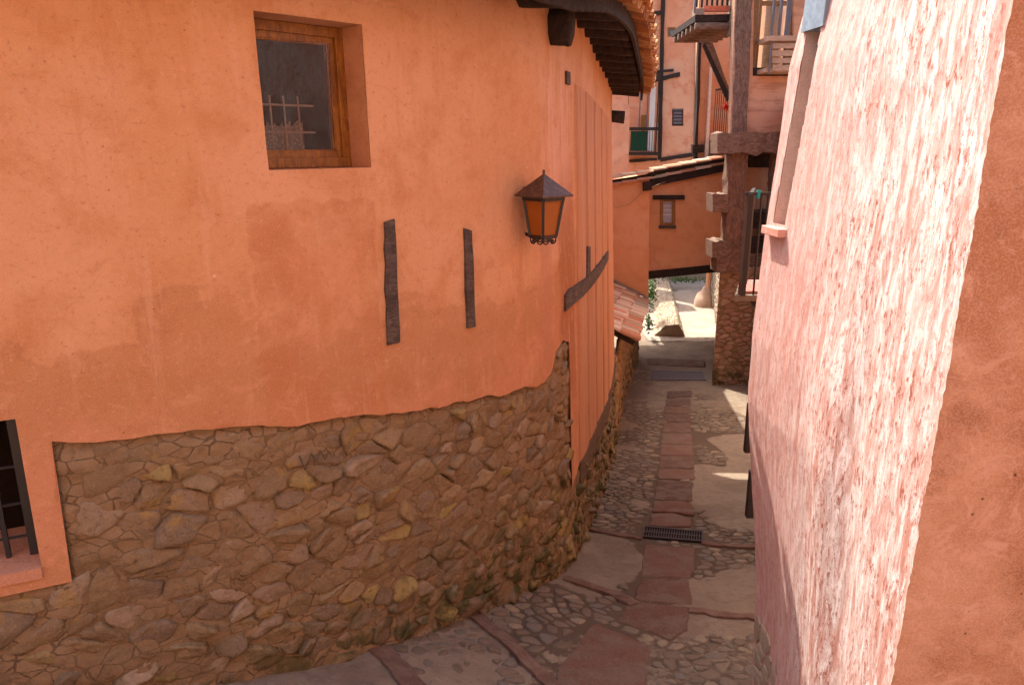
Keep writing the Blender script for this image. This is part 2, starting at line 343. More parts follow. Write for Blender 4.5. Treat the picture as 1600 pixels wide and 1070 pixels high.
    t.col(c); b = t.bump(n2, .30, .03); b = t.bump(t.math('ADD', n3, t.math('MULTIPLY', n4, .6)), .32, .010, b); t.bump(damp, .1, .004, b)
    return t.m
M['pl_left'] = leftplaster()
M['board'] = plaster('tan_limewashed_board', (.50, .232, .108), (.54, .27, .145), (.42, .175, .075), cloud=.9, streak=(3, 3, .5), bump=.3)
def rightplaster():
    t = NT('pink_limewash', .92, .15); p = t.pos; z = t.xyz(p)[2]; y = t.xyz(p)[1]
    n1 = t.noise(t.vmul(p, (1, 1.3, .35)), 1.8, 6, .6, .8); st = t.noise(t.vmul(p, (1, 1, .15)), 8, 8, .72, .7); st2 = t.noise(t.vmul(p, (1, 1, .20)), 22, 8, .76, .5)
    n3 = t.noise(t.vmul(p, (1, 1, .38)), 46, 6, .78, .3); n4 = t.noise(p, 150, 3); m2 = t.noise(p, 3.3, 8, .7, .5)
    c = t.mix(t.mr(n1, .36, .60), (.50, .25, .20), (.57, .35, .30)); c = t.mix(t.mr(st, .44, .58, 0, .8), c, (.60, .475, .43)); c = t.mix(t.mr(st2, .45, .60, 0, .85), c, (.78, .71, .68))
    c = t.mix(t.math('MULTIPLY', t.mr(st2, .44, .34), .7), c, (.50, .22, .17)); c = t.mix(t.mr(m2, .52, .68, 0, .45), c, (.60, .36, .30))
    c = t.mix(t.math('MULTIPLY', t.mr(n3, .52, .60), t.mr(m2, .38, .58, .35, 1.0)), c, (.34, .105, .065))
    c = t.mix(t.math('MULTIPLY', t.mr(y, 3.1, 3.8), .6), c, (.60, .33, .285)); c = t.mix(t.mr(n4, .5, .7, 0, .25), c, (.5, .26, .21))
    ey = t.math('ADD', y, t.math('MULTIPLY', t.math('SUBTRACT', st2, .5), .10)); c = t.mix(t.mr(ey, 2.45, 2.42, 0, .45), c, (.60, .46, .38))
    sp = t.vor(t.vmul(p, (1, 1, .6)), 17); c = t.mix(t.mr(sp, .03, .06, .85, 0), c, (.22, .07, .045))
    t.col(c); b = t.bump(st2, .4, .010); b = t.bump(n3, .6, .008, b); t.bump(n4, .4, .003, b); return t.m
M['pl_right'] = rightplaster(); M['pl_jamb'] = plaster('pale_reveal', (.46, .33, .29), (.54, .40, .35), (.38, .25, .21))

# ------------------------------------------------------------------ irregular stones
def clip(poly, a, n):                       # keep side where (p-a).n <= 0
    out = []; L = len(poly)
    d = [(p[0]-a[0])*n[0]+(p[1]-a[1])*n[1] for p in poly]
    for i in range(L):
        j = (i+1) % L
        if d[i] <= 0: out.append(poly[i])
        if (d[i] < 0) != (d[j] < 0):
            t = d[i]/(d[i]-d[j]); out.append((poly[i][0]+(poly[j][0]-poly[i][0])*t, poly[i][1]+(poly[j][1]-poly[i][1])*t))
    return out
def cells(pts, R):
    pts = np.array(pts); out = []
    for i, p in enumerate(pts):
        d = np.hypot(*(pts-p).T); idx = np.argsort(d)[1:16]
        poly = [(p[0]-R, p[1]-R), (p[0]+R, p[1]-R), (p[0]+R, p[1]+R), (p[0]-R, p[1]+R)]
        for j in idx:
            if d[j] > 2*R*1.42: break
            m = (p+pts[j])/2; poly = clip(poly, m, pts[j]-p)
            if len(poly) < 3: break
        if len(poly) >= 3: out.append((p, poly))
    return out
def rounded(poly, n, gap, rough=.06):
    P = np.array(poly); c = P.mean(0)
    L = np.hypot(*(np.roll(P, -1, 0)-P).T); cum = np.concatenate([[0], np.cumsum(L)]); T = np.linspace(0, cum[-1], n, endpoint=False)+random.random()*cum[-1]/n
    T = np.mod(T, cum[-1]); T.sort(); Q = np.stack([np.interp(T, cum, np.append(P[:, k], P[0, k])) for k in (0, 1)], 1)
    sq = .10; Q = sq*np.roll(Q, 1, 0)+(1-2*sq)*Q+sq*np.roll(Q, -1, 0)
    d = Q-c; r = np.hypot(*d.T)[:, None]+1e-6
    Q = c+d*np.clip(1-gap/r, .25, 1)*(1+rng.uniform(-rough, rough, (n, 1)))
    return Q, c
def stone_uvw(poly, n, gap, hgt, rough=.07, tilt=.35):  # outline in plane coords -> (verts uvw, faces)
    Q, c = rounded(poly, n, gap, rough); V = []; rr = np.hypot(*(Q-c).T).mean()
    tx, ty = random.uniform(-tilt, tilt)*hgt/rr, random.uniform(-tilt, tilt)*hgt/rr
    rings = ((1.05, -1.3), (1.0, .30), (.90, .80), (.66, .97), (.34, 1.0)) if n > 10 else ((1.04, -1.2), (.97, .5), (.72, .95))
    gx, gy = random.random()*50, random.random()*50; fr = 1.3/rr
    for k, (sc, w) in enumerate(rings):
        for q in Q:
            d = (q-c)*sc*(1+(random.uniform(-.04, .04) if k else 0)); lift = hgt*w
            if k: lift += (d[0]*tx+d[1]*ty)+random.uniform(-.10, .10)*hgt
            V.append([c[0]+d[0], c[1]+d[1], lift])
    V.append([c[0], c[1], hgt*(1+random.uniform(-.1, .15))]); V = np.array(V)
    if n > 10:
        nz = fbm((V[:, 0]-c[0])*fr+gx, (V[:, 1]-c[1])*fr*1.3+gy, 0, 3); V[n:, 2] += nz[n:]*hgt*.42
        ridge = np.abs(vn((V[:, 0]-c[0])*fr*.8+gy, (V[:, 1]-c[1])*fr*1.8+gx)); V[n:, 2] -= ridge[n:]*hgt*.35
    F_ = []; m = len(rings)-1
    for k in range(m):
        for i in range(n): j = (i+1) % n; F_.append((k*n+i, k*n+j, k*n+n+j, k*n+n+i))
    for i in range(n): F_.append((m*n+i, m*n+(i+1) % n, (m+1)*n))
    return np.array(V), F_
def scatter(x0, x1, y0, y1, dx, dy, jit=.42, drop=.12):
    pts = []; r = 0; y = y0
    while y < y1:
        x = x0+(dx/2 if r % 2 else 0)
        while x < x1:
            if random.random() > drop: pts.append((x+random.uniform(-jit, jit)*dx, y+random.uniform(-jit, jit)*dy))
            x += dx
        y += dy; r += 1
    return pts
def emit_stones(items, tofn, name, mat, parent, maxn=290, dist=None, smooth=True):
    # items: list of (uvw verts, faces); the ones that show largest become parts, the rest one 'stuff' part
    W = [(tofn(V), F_) for V, F_ in items]
    def show(w):
        V = w[0]; e = np.linalg.norm(V.max(0)-V.min(0)); return -e/np.linalg.norm(V.mean(0))
    W.sort(key=show)
    for V, F_ in W[:maxn]: mk(name, V, F_, mat, parent, smooth)
    if len(W) > maxn:
        b = MB()
        for V, F_ in W[maxn:]: b.add(V, F_)
        o = b.build('small_'+name+'s', mat, parent, smooth); o['kind'] = 'stuff'

# ================================================================== THE STREET
def kgrid(xs, ys, zf):
    X, Y = np.meshgrid(xs, ys); Z = zf(X, Y); V = np.stack([X, Y, Z], -1).reshape(-1, 3); nx, ny = len(xs), len(ys)
    i = np.arange(nx-1)[None]+nx*np.arange(ny-1)[:, None]; F_ = np.stack([i, i+1, i+nx+1, i+nx], -1).reshape(-1, 4)
    return V, F_
slab_px = [  # central strip of red slabs, photo outlines
 [(870, 1050), (930, 975), (1020, 1010), (1000, 1100), (880, 1110)],
 [(968, 972), (985, 940), (1078, 950), (1070, 985), (1045, 1000), (1010, 985)],
 [(1003, 905), (1078, 908), (1080, 946), (990, 938)],
 [(1008, 852), (1088, 858), (1080, 904), (1001, 900)],
 [(1018, 804), (1052, 803), (1078, 812), (1080, 824), (1015, 822)],
 [(1022, 783), (1080, 785), (1084, 806), (1052, 801), (1020, 801)],
 [(1027, 750), (1083, 753), (1080, 783), (1023, 781)],
 [(1030, 733), (1084, 735), (1084, 750), (1029, 748)],
 [(1031, 713), (1083, 714), (1084, 733), (1030, 731)],
 [(1033, 695), (1082, 696), (1083, 712), (1032, 711)],
 [(1035, 677), (1080, 678), (1082, 694), (1034, 693)],
 [(1037, 661), (1078, 661), (1080, 676), (1036, 675)],
 [(1038, 648), (1078, 648), (1078, 659), (1038, 659)],
 [(1039, 636), (1078, 636), (1078, 646), (1039, 646)],
 [(1041, 624), (1079, 623), (1079, 634), (1040, 634)],
 [(1043, 612), (1080, 611), (1080, 621), (1042, 622)],
 [(1012, 560), (1100, 563), (1101, 574), (1012, 570)]]
slabs = [np.array([G(*q)[:2] for q in P]) for P in slab_px]
def inpoly(P, x, y):
    c = False; n = len(P)
    for i in range(n):
        (x1, y1), (x2, y2) = P[i], P[(i+1) % n]
        if (y1 > y) != (y2 > y) and x < (x2-x1)*(y-y1)/(y2-y1)+x1: c = not c
    return c
grates_px = [[(1008, 826), (1097, 834), (1096, 848), (1005, 841)], [(1017, 580), (1098, 583), (1102, 594), (1017, 593)]]
grates = [np.array([G(*q)[:2] for q in P]) for P in grates_px]
kerbs_px = [[(745, 965), (800, 1010), (850, 1060), (880, 1085)], [(560, 995), (610, 1030), (655, 1085)], [(884, 905), (925, 918), (962, 930), (990, 945)],
            [(905, 822), (950, 834), (1000, 843)], [(1098, 850), (1140, 855), (1182, 855)], [(1078, 955), (1120, 962), (1180, 968)]]
kerbs = [np.array([G(*q)[:2] for q in P]) for P in kerbs_px]
def near_line(P, x, y):
    d = 9
    for a, b in zip(P[:-1], P[1:]):
        ab = b-a; t = min(1, max(0, ((x-a[0])*ab[0]+(y-a[1])*ab[1])/(ab@ab))); q = a+t*ab; d = min(d, math.hypot(x-q[0], y-q[1]))
    return d
def street_z(X, Y):
    n = fbm(X*2.2, Y*2.2, 0, 4)*.010+fbm(X*11, Y*11, 3, 3)*.004
    return gh(X, Y)+n*np.where(Y < 30, 1, 3)
xs = np.concatenate([np.linspace(-60, -4, 20)[:-1], np.arange(-4, 7.5, .045), np.linspace(7.6, 60, 20)])
ys = np.concatenate([np.linspace(-40, 2.5, 25)[:-1], np.arange(2.5, 12, .05), np.arange(12, 24, .10), np.linspace(24.1, 120, 60)])
V, Fq = kgrid(xs, ys, street_z)
street = mk('street', V, Fq, M['street'], None, True, origin=(0, 0, 0)); tag(street, kind='structure')
def bareness(x, y):                          # where mortar has been laid over the cobbles (positive) or not
    b = fbm(np.asarray(x)*.85+3.3, np.asarray(y)*.55+8.1, 0, 3); e = np.abs(x-(1.75+.235*(y-7.4)))
    return b-(.12+.25*np.exp(-e*2.5))
_at = street.data.attributes.new('soil', 'FLOAT', 'POINT'); _s = np.clip(.5-bareness(V[:, 0], V[:, 1])*6, 0, 1)*(1-sm(13.5, 17, V[:, 1])); _s = np.where((V[:, 1] < 5) & (V[:, 0] > .1), np.maximum(_s, .5), _s); _s = np.where((V[:, 1] < 5.2) & (V[:, 0] < 0), np.minimum(_s, .15), _s); _at.data.foreach_set('value', _s.astype(np.float32))
# slabs: each a thick uneven stone a little proud of the mortar
def prism(P2, zf, top, bot, name, mat, parent, inset=.006, n=None):
    P2 = np.array(P2); c = P2.mean(0); P2 = c+(P2-c)*(1+.012/np.hypot(*(P2-c).T).mean())
    Q = []
    for i in range(len(P2)):
        a, b = P2[i], P2[(i+1) % len(P2)]
        for t in (0.05, .3, .55, .8, .95): Q.append(a+(b-a)*t+rng.normal(0, .009, 2))
    Q = np.array(Q); n = len(Q); V = []
    for sc, dz in ((1.0, bot), (1.0, top-.012), (.965, top), (.5, top+.003)):
        for q in Q:
            r = c+(q-c)*sc; V.append((r[0], r[1], zf(*r)+dz+(random.uniform(-.003, .003) if dz > 0 else 0)))
    V.append((c[0], c[1], zf(*c)+top))
    F_ = [tuple(range(n))[::-1]]
    for k in range(3):
        for i in range(n): j = (i+1) % n; F_.append((k*n+i, k*n+j, k*n+n+j, k*n+n+i))
    for i in range(n): F_.append((3*n+i, 3*n+(i+1) % n, 4*n))
    return mk(name, V, F_, mat, parent, False)
ghf = lambda x, y: float(gh(x, y))
def planez(P):                               # slabs are flat: plane through their outline
    P = np.array(P); A = np.c_[P, np.ones(len(P))]; k = np.linalg.lstsq(A, gh(P[:, 0], P[:, 1]), rcond=None)[0]
    return lambda x, y: float(k[0]*x+k[1]*y+k[2])
def orient(P):
    P = np.array(P); a = sum(P[i][0]*P[(i+1) % len(P)][1]-P[(i+1) % len(P)][0]*P[i][1] for i in range(len(P)))
    return P if a > 0 else P[::-1]
for k, P in enumerate(slabs): prism(orient(P), planez(P), .012+random.uniform(-.003, .006), -.1, 'paving_slab', M['slab'], street)
for k, P in enumerate(kerbs):
    wdt = (.055, .07, .05, .04, .04, .045)[k]
    for a, b in zip(P[:-1], P[1:]):
        d = b-a; L = np.hypot(*d); d = d/L; nrm = np.array([-d[1], d[0]])
        Q = [a-d*.004-nrm*wdt*random.uniform(.7, 1.1), b+d*.004-nrm*wdt*random.uniform(.7, 1.1), b+d*.004+nrm*wdt, a-d*.004+nrm*wdt]
        prism(orient(Q), ghf, .026, -.1, 'kerb_stone', M['kerb'], street)
# cobbles: each its own stone; mortar-covered patches stay bare
def lbase(y): return float(np.interp(y, CB[:, 1], CB[:, 0])) if y < 12.4 else 1.86+(y-12.4)*.225
items = []; RIGHT = lambda y: 1.62+.35*max(0, y-4.4) if y > 4.4 else 1.9
pts = []
yy = 3.2
for (y0, y1, dx, dy) in ((3.0, 6.2, .125, .088), (6.2, 9.5, .135, .085), (9.5, 19.3, .17, .11)):
    pts += [(x, y) for x, y in scatter(-3.2, 6.4, y0, y1, dx, dy, .48, .22)]
bare = lambda x, y: float(fbm(x*.85+3.3, y*.55+8.1, 0, 3))
keep = []
for x, y in pts:
    if x < lbase(y)-.05 or x > RIGHT(y)+.35: continue
    keep.append((x, y))
for p, poly in cells(keep, .14):
    x, y = p
    if any(inpoly(S, x, y) or min(math.hypot(*(q-p)) for q in S) < .05 for S in slabs): continue
    if any(near_line(np.vstack([S, S[:1]]), x, y) < .05 or inpoly(S, x, y) for S in slabs): continue
    if any(near_line(np.vstack([S, S[:1]]), x, y) < .07 or inpoly(S, x, y) for S in grates): continue
    if any(near_line(K, x, y) < .085 for K in kerbs): continue
    b = bare(x, y)
    if y > 5 and float(bareness(x, y)) > 0: continue
    if x < -.1 and y < 5.2 and b > -.25: continue
    if y > 12 and x > 3.2 and b > -.2: continue
    items.append(stone_uvw(poly, 10, random.uniform(.002, .018), random.uniform(.006, .018), .13))
def g2w(V):
    return np.stack([V[:, 0], V[:, 1], gh(V[:, 0], V[:, 1])+V[:, 2]], -1)
emit_stones(items, g2w, 'cobble', M['cobble'], street, 290)
# drain grates
def grate(P, label, nx, ny, dark):
    P = P[:4]; c = P.mean(0); z = float(gh(*c)); zt = planez(P)
    g = empty('drain_grate', (c[0], c[1], z), label, 'drain grate', 'drain grates across the lane')
    def pt(u, v, w):
        q = (1-u)*(1-v)*P[3]+u*(1-v)*P[2]+u*v*P[1]+(1-u)*v*P[0]; return (q[0], q[1], zt(*q)+w)
    def gb(b, u0, u1, v0, v1, w0, w1): b.hexa([pt(u0, v0, w0), pt(u1, v0, w0), pt(u1, v1, w0), pt(u0, v1, w0), pt(u0, v0, w1), pt(u1, v0, w1), pt(u1, v1, w1), pt(u0, v1, w1)])
    b = MB(); gb(b, 0, 1, 0, 1, .0, .018); b.build('pit', M['dark'], g)
    b = MB(); gb(b, -.015, 1.015, -.08, .04, .0, .034); gb(b, -.015, 1.015, .96, 1.08, .0, .034); gb(b, -.015, .008, .04, .96, .0, .034); gb(b, .992, 1.015, .04, .96, .0, .034); b.build('rim', dark, g)
    for k in range(nx):
        b = MB(); u = (k+1)/(nx+1); gb(b, u-.008, u+.008, .04, .96, .012, .030); b.build('grate_bar', dark, g)
    for k in range(ny):
        b = MB(); v = (k+1)/(ny+1); gb(b, 0, 1, v-.05, v+.05, .014, .031); b.build('cross_bar', dark, g)
grate(grates[0], 'small black cast drain grate set beside the red slabs in the middle of the lane', 22, 1, M['iron'])
grate(grates[1], 'long dark drain cover across the lane at the foot of the stone pier', 30, 3, M['greypaint'])

# ================================================================== LEFT HOUSE
house = empty('house', (fac(9, -3.5)[0], fac(9, -3.5)[1], -3.9), 'orange plastered house with curved front, rubble stone base and wall lantern', 'house')
bpx = [(-400, 735), (57, 697), (200, 683), (380, 667), (560, 651), (700, 630), (800, 612), (850, 600), (862, 583), (868, 548), (880, 531), (889, 533)]
bnd = [FS(*q) for q in bpx]; bnd[0] = (0.0, bnd[1][1]+.12); bS = [q[0] for q in bnd]; bH = [q[1] for q in bnd]
sPK = FS(891, 640)[0]; b2 = [FS(891, 762), FS(905, 725), (FS(925, 680)), FS(950, 622)]; b2S = [q[0] for q in b2]+[SL]; b2H = [q[1] for q in b2]+[b2[-1][1]-.05]
def lowb(s): return np.where(s < sPK, np.interp(s, bS, bH), np.interp(s, b2S, b2H))
_tb = [FS(800, 100)[0], FS(855, 100)[0], FS(905, 100)[0]]
def topb(s): return np.interp(s, [0, *_tb, SL], [1.05, .99, 1.06, 1.07, .80])
# openings: (s0,s1,h0,h1)
w1a, w1b = FS(407, 140), FS(572, 150)
W1 = (w1a[0], w1b[0], FS(500, 264)[1], FS(405, 18)[1])
W2 = (FS(40, 760)[0]-1.0, FS(42, 760)[0], FS(60, 885)[1], FS(22, 656)[1])
SUR = .12                                    # plaster surround of the lower window
sP = [FS(x, 300)[0] for x in (891, 901, 917, 930, 941, 948)]+[SL]
grT = [FS(891, 130)[1], FS(901, 133)[1], FS(917, 145)[1], FS(930, 158)[1], FS(941, 170)[1], .35, .3]
def boards_top(s): return np.interp(s, sP, grT)
def splitgrid(lo, hi, step, must):
    g = list(np.arange(lo, hi, step))+[hi]; g = [x for x in g if all(abs(x-m) > step*.35 for m in must)]+[m for m in must if lo < m < hi]; return np.array(sorted(g))
Sg = splitgrid(.3, SL, .035, [W1[0], W1[1], W2[0], W2[1], W2[0]-SUR, W2[1]+SUR, sP[1]]); Hg = splitgrid(-3.6, 1.3, .035, [W1[2], W1[3], W2[2], W2[3], W2[2]-SUR])
SS, HH = np.meshgrid(Sg, Hg)
low = lowb(Sg)+fbm(Sg*6, 0*Sg, 1, 4)*.018
low = np.where((Sg > W2[0]-SUR-1e-6) & (Sg < W2[1]+SUR+1e-6), W2[2]-SUR, low)
low = np.where(Sg > sP[1]-1e-6, boards_top(Sg), low)
top = topb(Sg); HC = np.minimum(np.maximum(HH, low[None]), top[None])
off = fbm(SS*.9, HH*.9, 0, 3)*.016+fbm(SS*5, HH*5, 5, 3)*.0035
V = fac(SS, HC, off).reshape(-1, 3); nx = len(Sg); Fl = []
for i in range(len(Hg)-1):
    for j in range(nx-1):
        sc_, hc = (Sg[j]+Sg[j+1])/2, (Hg[i]+Hg[i+1])/2
        if any(a < sc_ < b and c < hc < d for a, b, c, d in (W1, W2)): continue
        if HC[i+1, j]-HC[i, j] < 1e-5 and HC[i+1, j+1]-HC[i, j+1] < 1e-5: continue
        a = i*nx+j; Fl.append((a, a+1, a+nx+1, a+nx))
nV = len(V); lip = fac(Sg, low, -.05); UVp = np.stack([SS, HC], -1).reshape(-1, 2)
lipt = fac(Sg, low, fbm(Sg*.9, low*.9, 0, 3)*.016+.0)
V = np.vstack([V, lipt, lip]); UVp = np.vstack([UVp, np.stack([Sg, low], -1), np.stack([Sg, low-.03], -1)])
for j in range(nx-1):
    if abs(low[j]-low[j+1]) < .5: Fl.append((nV+j, nV+nx+j, nV+nx+j+1, nV+j+1))
mk('plaster_front', V, Fl, M['pl_left'], house, True, uv=UVp, origin=(0, 5, 0))
# mortar core behind stones and boards
Sg2 = splitgrid(.3, SL, .03, [W2[0], W2[1]]); Hg2 = splitgrid(-5.6, .6, .03, [W2[2], W2[3]])
SS, HH = np.meshgrid(Sg2, Hg2)
upl = np.where(Sg2 > sP[0], boards_top(Sg2)+.05, lowb(Sg2)+.06)
HC = np.minimum(HH, upl[None])
gz = []
for s in Sg2:
    p = fac(s, -4.2); gz.append(float(gh(p[0], p[1]))-.12)
gz = np.array(gz); HC = np.maximum(HC, gz[None])
off = -.019+fbm(SS*2.2, HH*3.2, 2, 3)*.012+fbm(SS*9+HH*4, HH*14, 7, 5)*.017
off = np.where((SS > sPK) & (HC > lowb(SS)-.02), -.05, off); off = np.where((HC > lowb(SS)-.035) | ((SS < W2[1]+SUR+.02) & (HC > W2[2]-SUR-.02)), np.minimum(off, -.045), off)
V = fac(SS, HC, off).reshape(-1, 3); nx = len(Sg2); Fl = []
for i in range(len(Hg2)-1):
    for j in range(nx-1):
        sc_, hc = (Sg2[j]+Sg2[j+1])/2, (Hg2[i]+Hg2[i+1])/2
        if W2[0] < sc_ < W2[1] and W2[2] < hc < W2[3]: continue
        if HC[i+1, j]-HC[i, j] < 1e-5 and HC[i+1, j+1]-HC[i, j+1] < 1e-5: continue
        a = i*nx+j; Fl.append((a, a+1, a+nx+1, a+nx))
mk('mortar_bed', V, Fl, M['mortar'], house, True)
# rubble stones
its = []; s_l = FS(20, 900)[0]
pts = scatter(s_l/1.55, SL/1.55, -5.3, -.9, .118, .098, .49, .30)
for p, poly in cells(pts, .30):
    s, h = p[0]*1.55, p[1]
    if h > float(lowb(np.array(s)))-.075: continue
    q = fac(s, h); g = float(gh(q[0], q[1]))
    if h < g-.02: continue
    if s < W2[1]+SUR+.10 and h > W2[2]-SUR-.09: continue
    if s > sP[0]-.02 and random.random() < .05: continue
    lim = float(lowb(np.array(s)))
    poly = [(a*1.55, min(b, lim-.012)) for a, b in poly]
    if s < W2[1]+SUR+.3 and h > W2[2]-SUR: poly = [(max(a, W2[1]+SUR+.015), b) for a, b in poly]
    big = random.random(); xs_ = [a for a, b in poly]; ys_ = [b for a, b in poly]; ar = abs(sum(xs_[i]*ys_[(i+1) % len(poly)]-xs_[(i+1) % len(poly)]*ys_[i] for i in range(len(poly))))/2
    if ar < .0045 or ar < .33*(max(xs_)-min(xs_))*(max(ys_)-min(ys_)): continue
    its.append(stone_uvw(poly, 15, random.uniform(.002, .012), random.uniform(.010, .026) if big < .8 else .038, .09, 1.2))
def f2w(V): return fac(V[:, 0], V[:, 1], V[:, 2]-.026)
emit_stones(its, f2w, 'stone', M['rubble'], house, 295)
# painted boards on the receding part of the front
b = MB(); sq_ = np.linspace(sP[1]+.004, SL-.02, 24)
for a_, c_ in zip(sq_[:-1], sq_[1:]): b.hexa([fac(x, y, o) for y, o2 in ((lowb, 0), (boards_top, 0)) for x, o, y in ((a_, -.04, float(y(np.array(a_)))), (c_, -.04, float(y(np.array(c_)))), (c_, -.048, float(y(np.array(c_)))), (a_, -.048, float(y(np.array(a_)))))])
b.build('backing', M['gapdark'], house)
b = MB()
for a_, c_ in zip(sq_[:-1], sq_[1:]):
    la, lc = float(lowb(np.array(a_))), float(lowb(np.array(c_))); b.hexa([fac(a_, la-.28, .008), fac(c_, lc-.28, .008), fac(c_, lc-.28, -.06), fac(a_, la-.28, -.06), fac(a_, la+.0, .016), fac(c_, lc+.0, .016), fac(c_, lc+.0, -.06), fac(a_, la+.0, -.06)])
b.build('mortar_skirting', M['skirt'], house)
for k in range(1, 6):
    a, b = sP[k]+.015+.006*k, sP[k+1]-.015-.006*k; m = 6; n2 = 14; Vb = []; UVb = []
    for jj in range(n2+1):
        for ii in range(m+1):
            s = a+(b-a)*ii/m; lo = float(lowb(np.array(s))); hi = float(boards_top(np.array(s)))
            if ii in (0, m): s += .006*math.sin(jj*1.7+k*2)+random.uniform(-.004, .004)
            h = lo+(hi-lo)*jj/n2; o_ = .004+random.uniform(-.003, .003)-(.010 if ii in (0, m) else 0)
            Vb.append(fac(s, h, o_)); UVb.append((s, h))
    base = len(Vb)
    for jj in range(n2+1):
        for s in (a, b): lo = float(lowb(np.array(s))); hi = float(boards_top(np.array(s))); h = lo+(hi-lo)*jj/n2; Vb.append(fac(s, h, -.045)); UVb.append((s, h))
    Fb = [(jj*(m+1)+ii, jj*(m+1)+ii+1, (jj+1)*(m+1)+ii+1, (jj+1)*(m+1)+ii) for jj in range(n2) for ii in range(m)]
    for jj in range(n2):
        Fb.append((base+2*jj, jj*(m+1), (jj+1)*(m+1), base+2*jj+2)); Fb.append((jj*(m+1)+m, base+2*jj+1, base+2*jj+3, (jj+1)*(m+1)+m))
    mk('board', Vb, Fb, M['board'], house, True, uv=UVb)
gp = [(467, 711), (476, 733), (486, 708), (494, 722), (499, 703), (507, 716), (512, 706), (519, 712)]
b = MB(); b.tube([fac(*FS(*q), .006) for q in gp], .0032, 5); b.build('scrawled_mark', M['greytim'], house)
# closing walls and roof mass so that the house is a body
b = MB()
Sx = np.linspace(.3, SL, 60); A0 = fac(Sx, -5.6, -3.4); A1 = fac(Sx, 1.9, -3.4)
b.add(np.vstack([A0, A1]), [(i+1, i, 60+i, 61+i) for i in range(59)])
e0, e1 = fac(SL, -5.7, -.02), fac(SL, -5.7, -3.4); b.add([e0, e1, (e1[0], e1[1], 1.9), tuple(fac(SL, .85, -.02)), ], [(0, 1, 2, 3)])
b.build('rear_wall', M['pl_bridge'], house)
# eave: soffit boards, rafters, fascia, tiles
EO = lambda s: np.interp(s, [0, SL], [.42, .46])
hO = lambda s: topb(s)-.07
roofE = empty_roof = None
Sx = np.linspace(.3, SL+.12, 150)
soff = [fac(Sx, topb(Sx)+.10, -.25), fac(Sx, hO(Sx)+.085, EO(Sx)), fac(Sx, hO(Sx)+.115, EO(Sx)), fac(Sx, topb(Sx)+1.3, -3.4)]
Vr = np.vstack(soff); n = 150; Fr = [(k*n+i, k*n+i+1, ((k+1) % 4)*n+i+1, ((k+1) % 4)*n+i) for k in range(4) for i in range(n-1)]
roof = mk('roof', Vr, Fr, M['timber'], house)
s = FS(800, 20)[0]-.9; first = True
sr0 = FS(870, 60)[0]
k = 0
while s < SL+.08:
    b = MB(); r = random.uniform(.12, .15); h0, h1 = float(topb(s)), float(hO(s))
    p = fac(s, h0+.03, -.3); q = fac(s+random.uniform(-.03, .03), h1+.035, float(EO(s))-.02)
    b.bar(p, q, r, r*1.25, n=8, jit=.07, seg=5); b.build('rafter', M['timber'], roof, True); s += random.uniform(.46, .54)
# plaster packing between rafters (the stepped top of the wall)
b = MB(); q0 = FS(862, 45); b.bar(fac(q0[0], q0[1]+.02, -.1), fac(q0[0]-.02, q0[1], .17), .15, .30, n=8, jit=.08, seg=3); b.build('beam_end', M['timber'], house, True)
b = MB(); b.bar(fac(SL-.35, .42, -.1), fac(SL-.30, .40, .20), .14, .20, n=8, jit=.1, seg=2); b.build('beam_end', M['timber'], house, True)
b = MB(); b.fbox(FS(884, 120)[0], FS(889.5, 120)[0], FS(886, 132)[1], FS(886, 112)[1], -.01, .012); b.build('timber_stub', M['greytim'], house)
b = MB()
for i in range(0, n-1):
    a0, a1 = Sx[i], Sx[i+1]; o = float(EO(a0)); b.fbox(a0, a1, float(hO(a0))-.055, float(hO(a0))+.10, o, o+.03)
b.build('fascia', M['timber'], roof)
def tile_mesh(L=.42, r=.085, r2=.068, th=.014, n=7):
    V = []; 
    for x, rr in ((0, r2), (L*.5, (r+r2)/2), (L, r)):
        for q in (rr, rr-th):
            for i in range(n): g = math.pi*i/(n-1); V.append((x, -math.cos(g)*q, math.sin(g)*q*.85))
    F_ = []
    for k in range(2):
        a = k*2*n
        for i in range(n-1): F_.append((a+i, a+i+1, a+2*n+i+1, a+2*n+i)); F_.append((a+n+i+1, a+n+i, a+3*n+i, a+3*n+i+1))
        F_.append((a, a+2*n, a+3*n, a+n)); F_.append((a+n-1, a+2*n-1, a+4*n-1, a+3*n-1))
    for i in range(n-1): F_.append((i+1, i, n+i, n+i+1)); a = 4*n; F_.append((a+i, a+i+1, a+n+i+1, a+n+i))
    return np.array(V), F_
TV, TF = tile_mesh(); tmesh = None
def tile_shared(mat, name='roof_tile'):
    me = D.meshes.new(name); me.from_pydata(TV.tolist(), [], TF); me.materials.append(mat); return me
tmE, tmT = tile_shared(M['etile']), tile_shared(M['tile'])
def put_tile(me, parent, p, down, up=(0, 0, 1), flip=False, scale=1.0, name='roof_tile', roll=0.0):
    # tile runs from p downhill along 'down'
    x = mathutils.Vector(down).normalized(); z = mathutils.Vector(up); y = z.cross(x).normalized(); z = x.cross(y)
    if flip: y, z = -y, -z
    m = mathutils.Matrix((x, y, z)).transposed().to_4x4(); m = m @ mathutils.Matrix.Rotation(roll, 4, 'X')
    o = D.objects.new(name, me); COL.objects.link(o); o.parent = parent; w = np.array(p, float)+(0, 0, EZ)
    o.rotation_euler = m.to_euler(); o.location = w-WP[parent.name]; o.scale = (scale,)*3; return o
s = FS(850, 10)[0]-1.2; k = 0
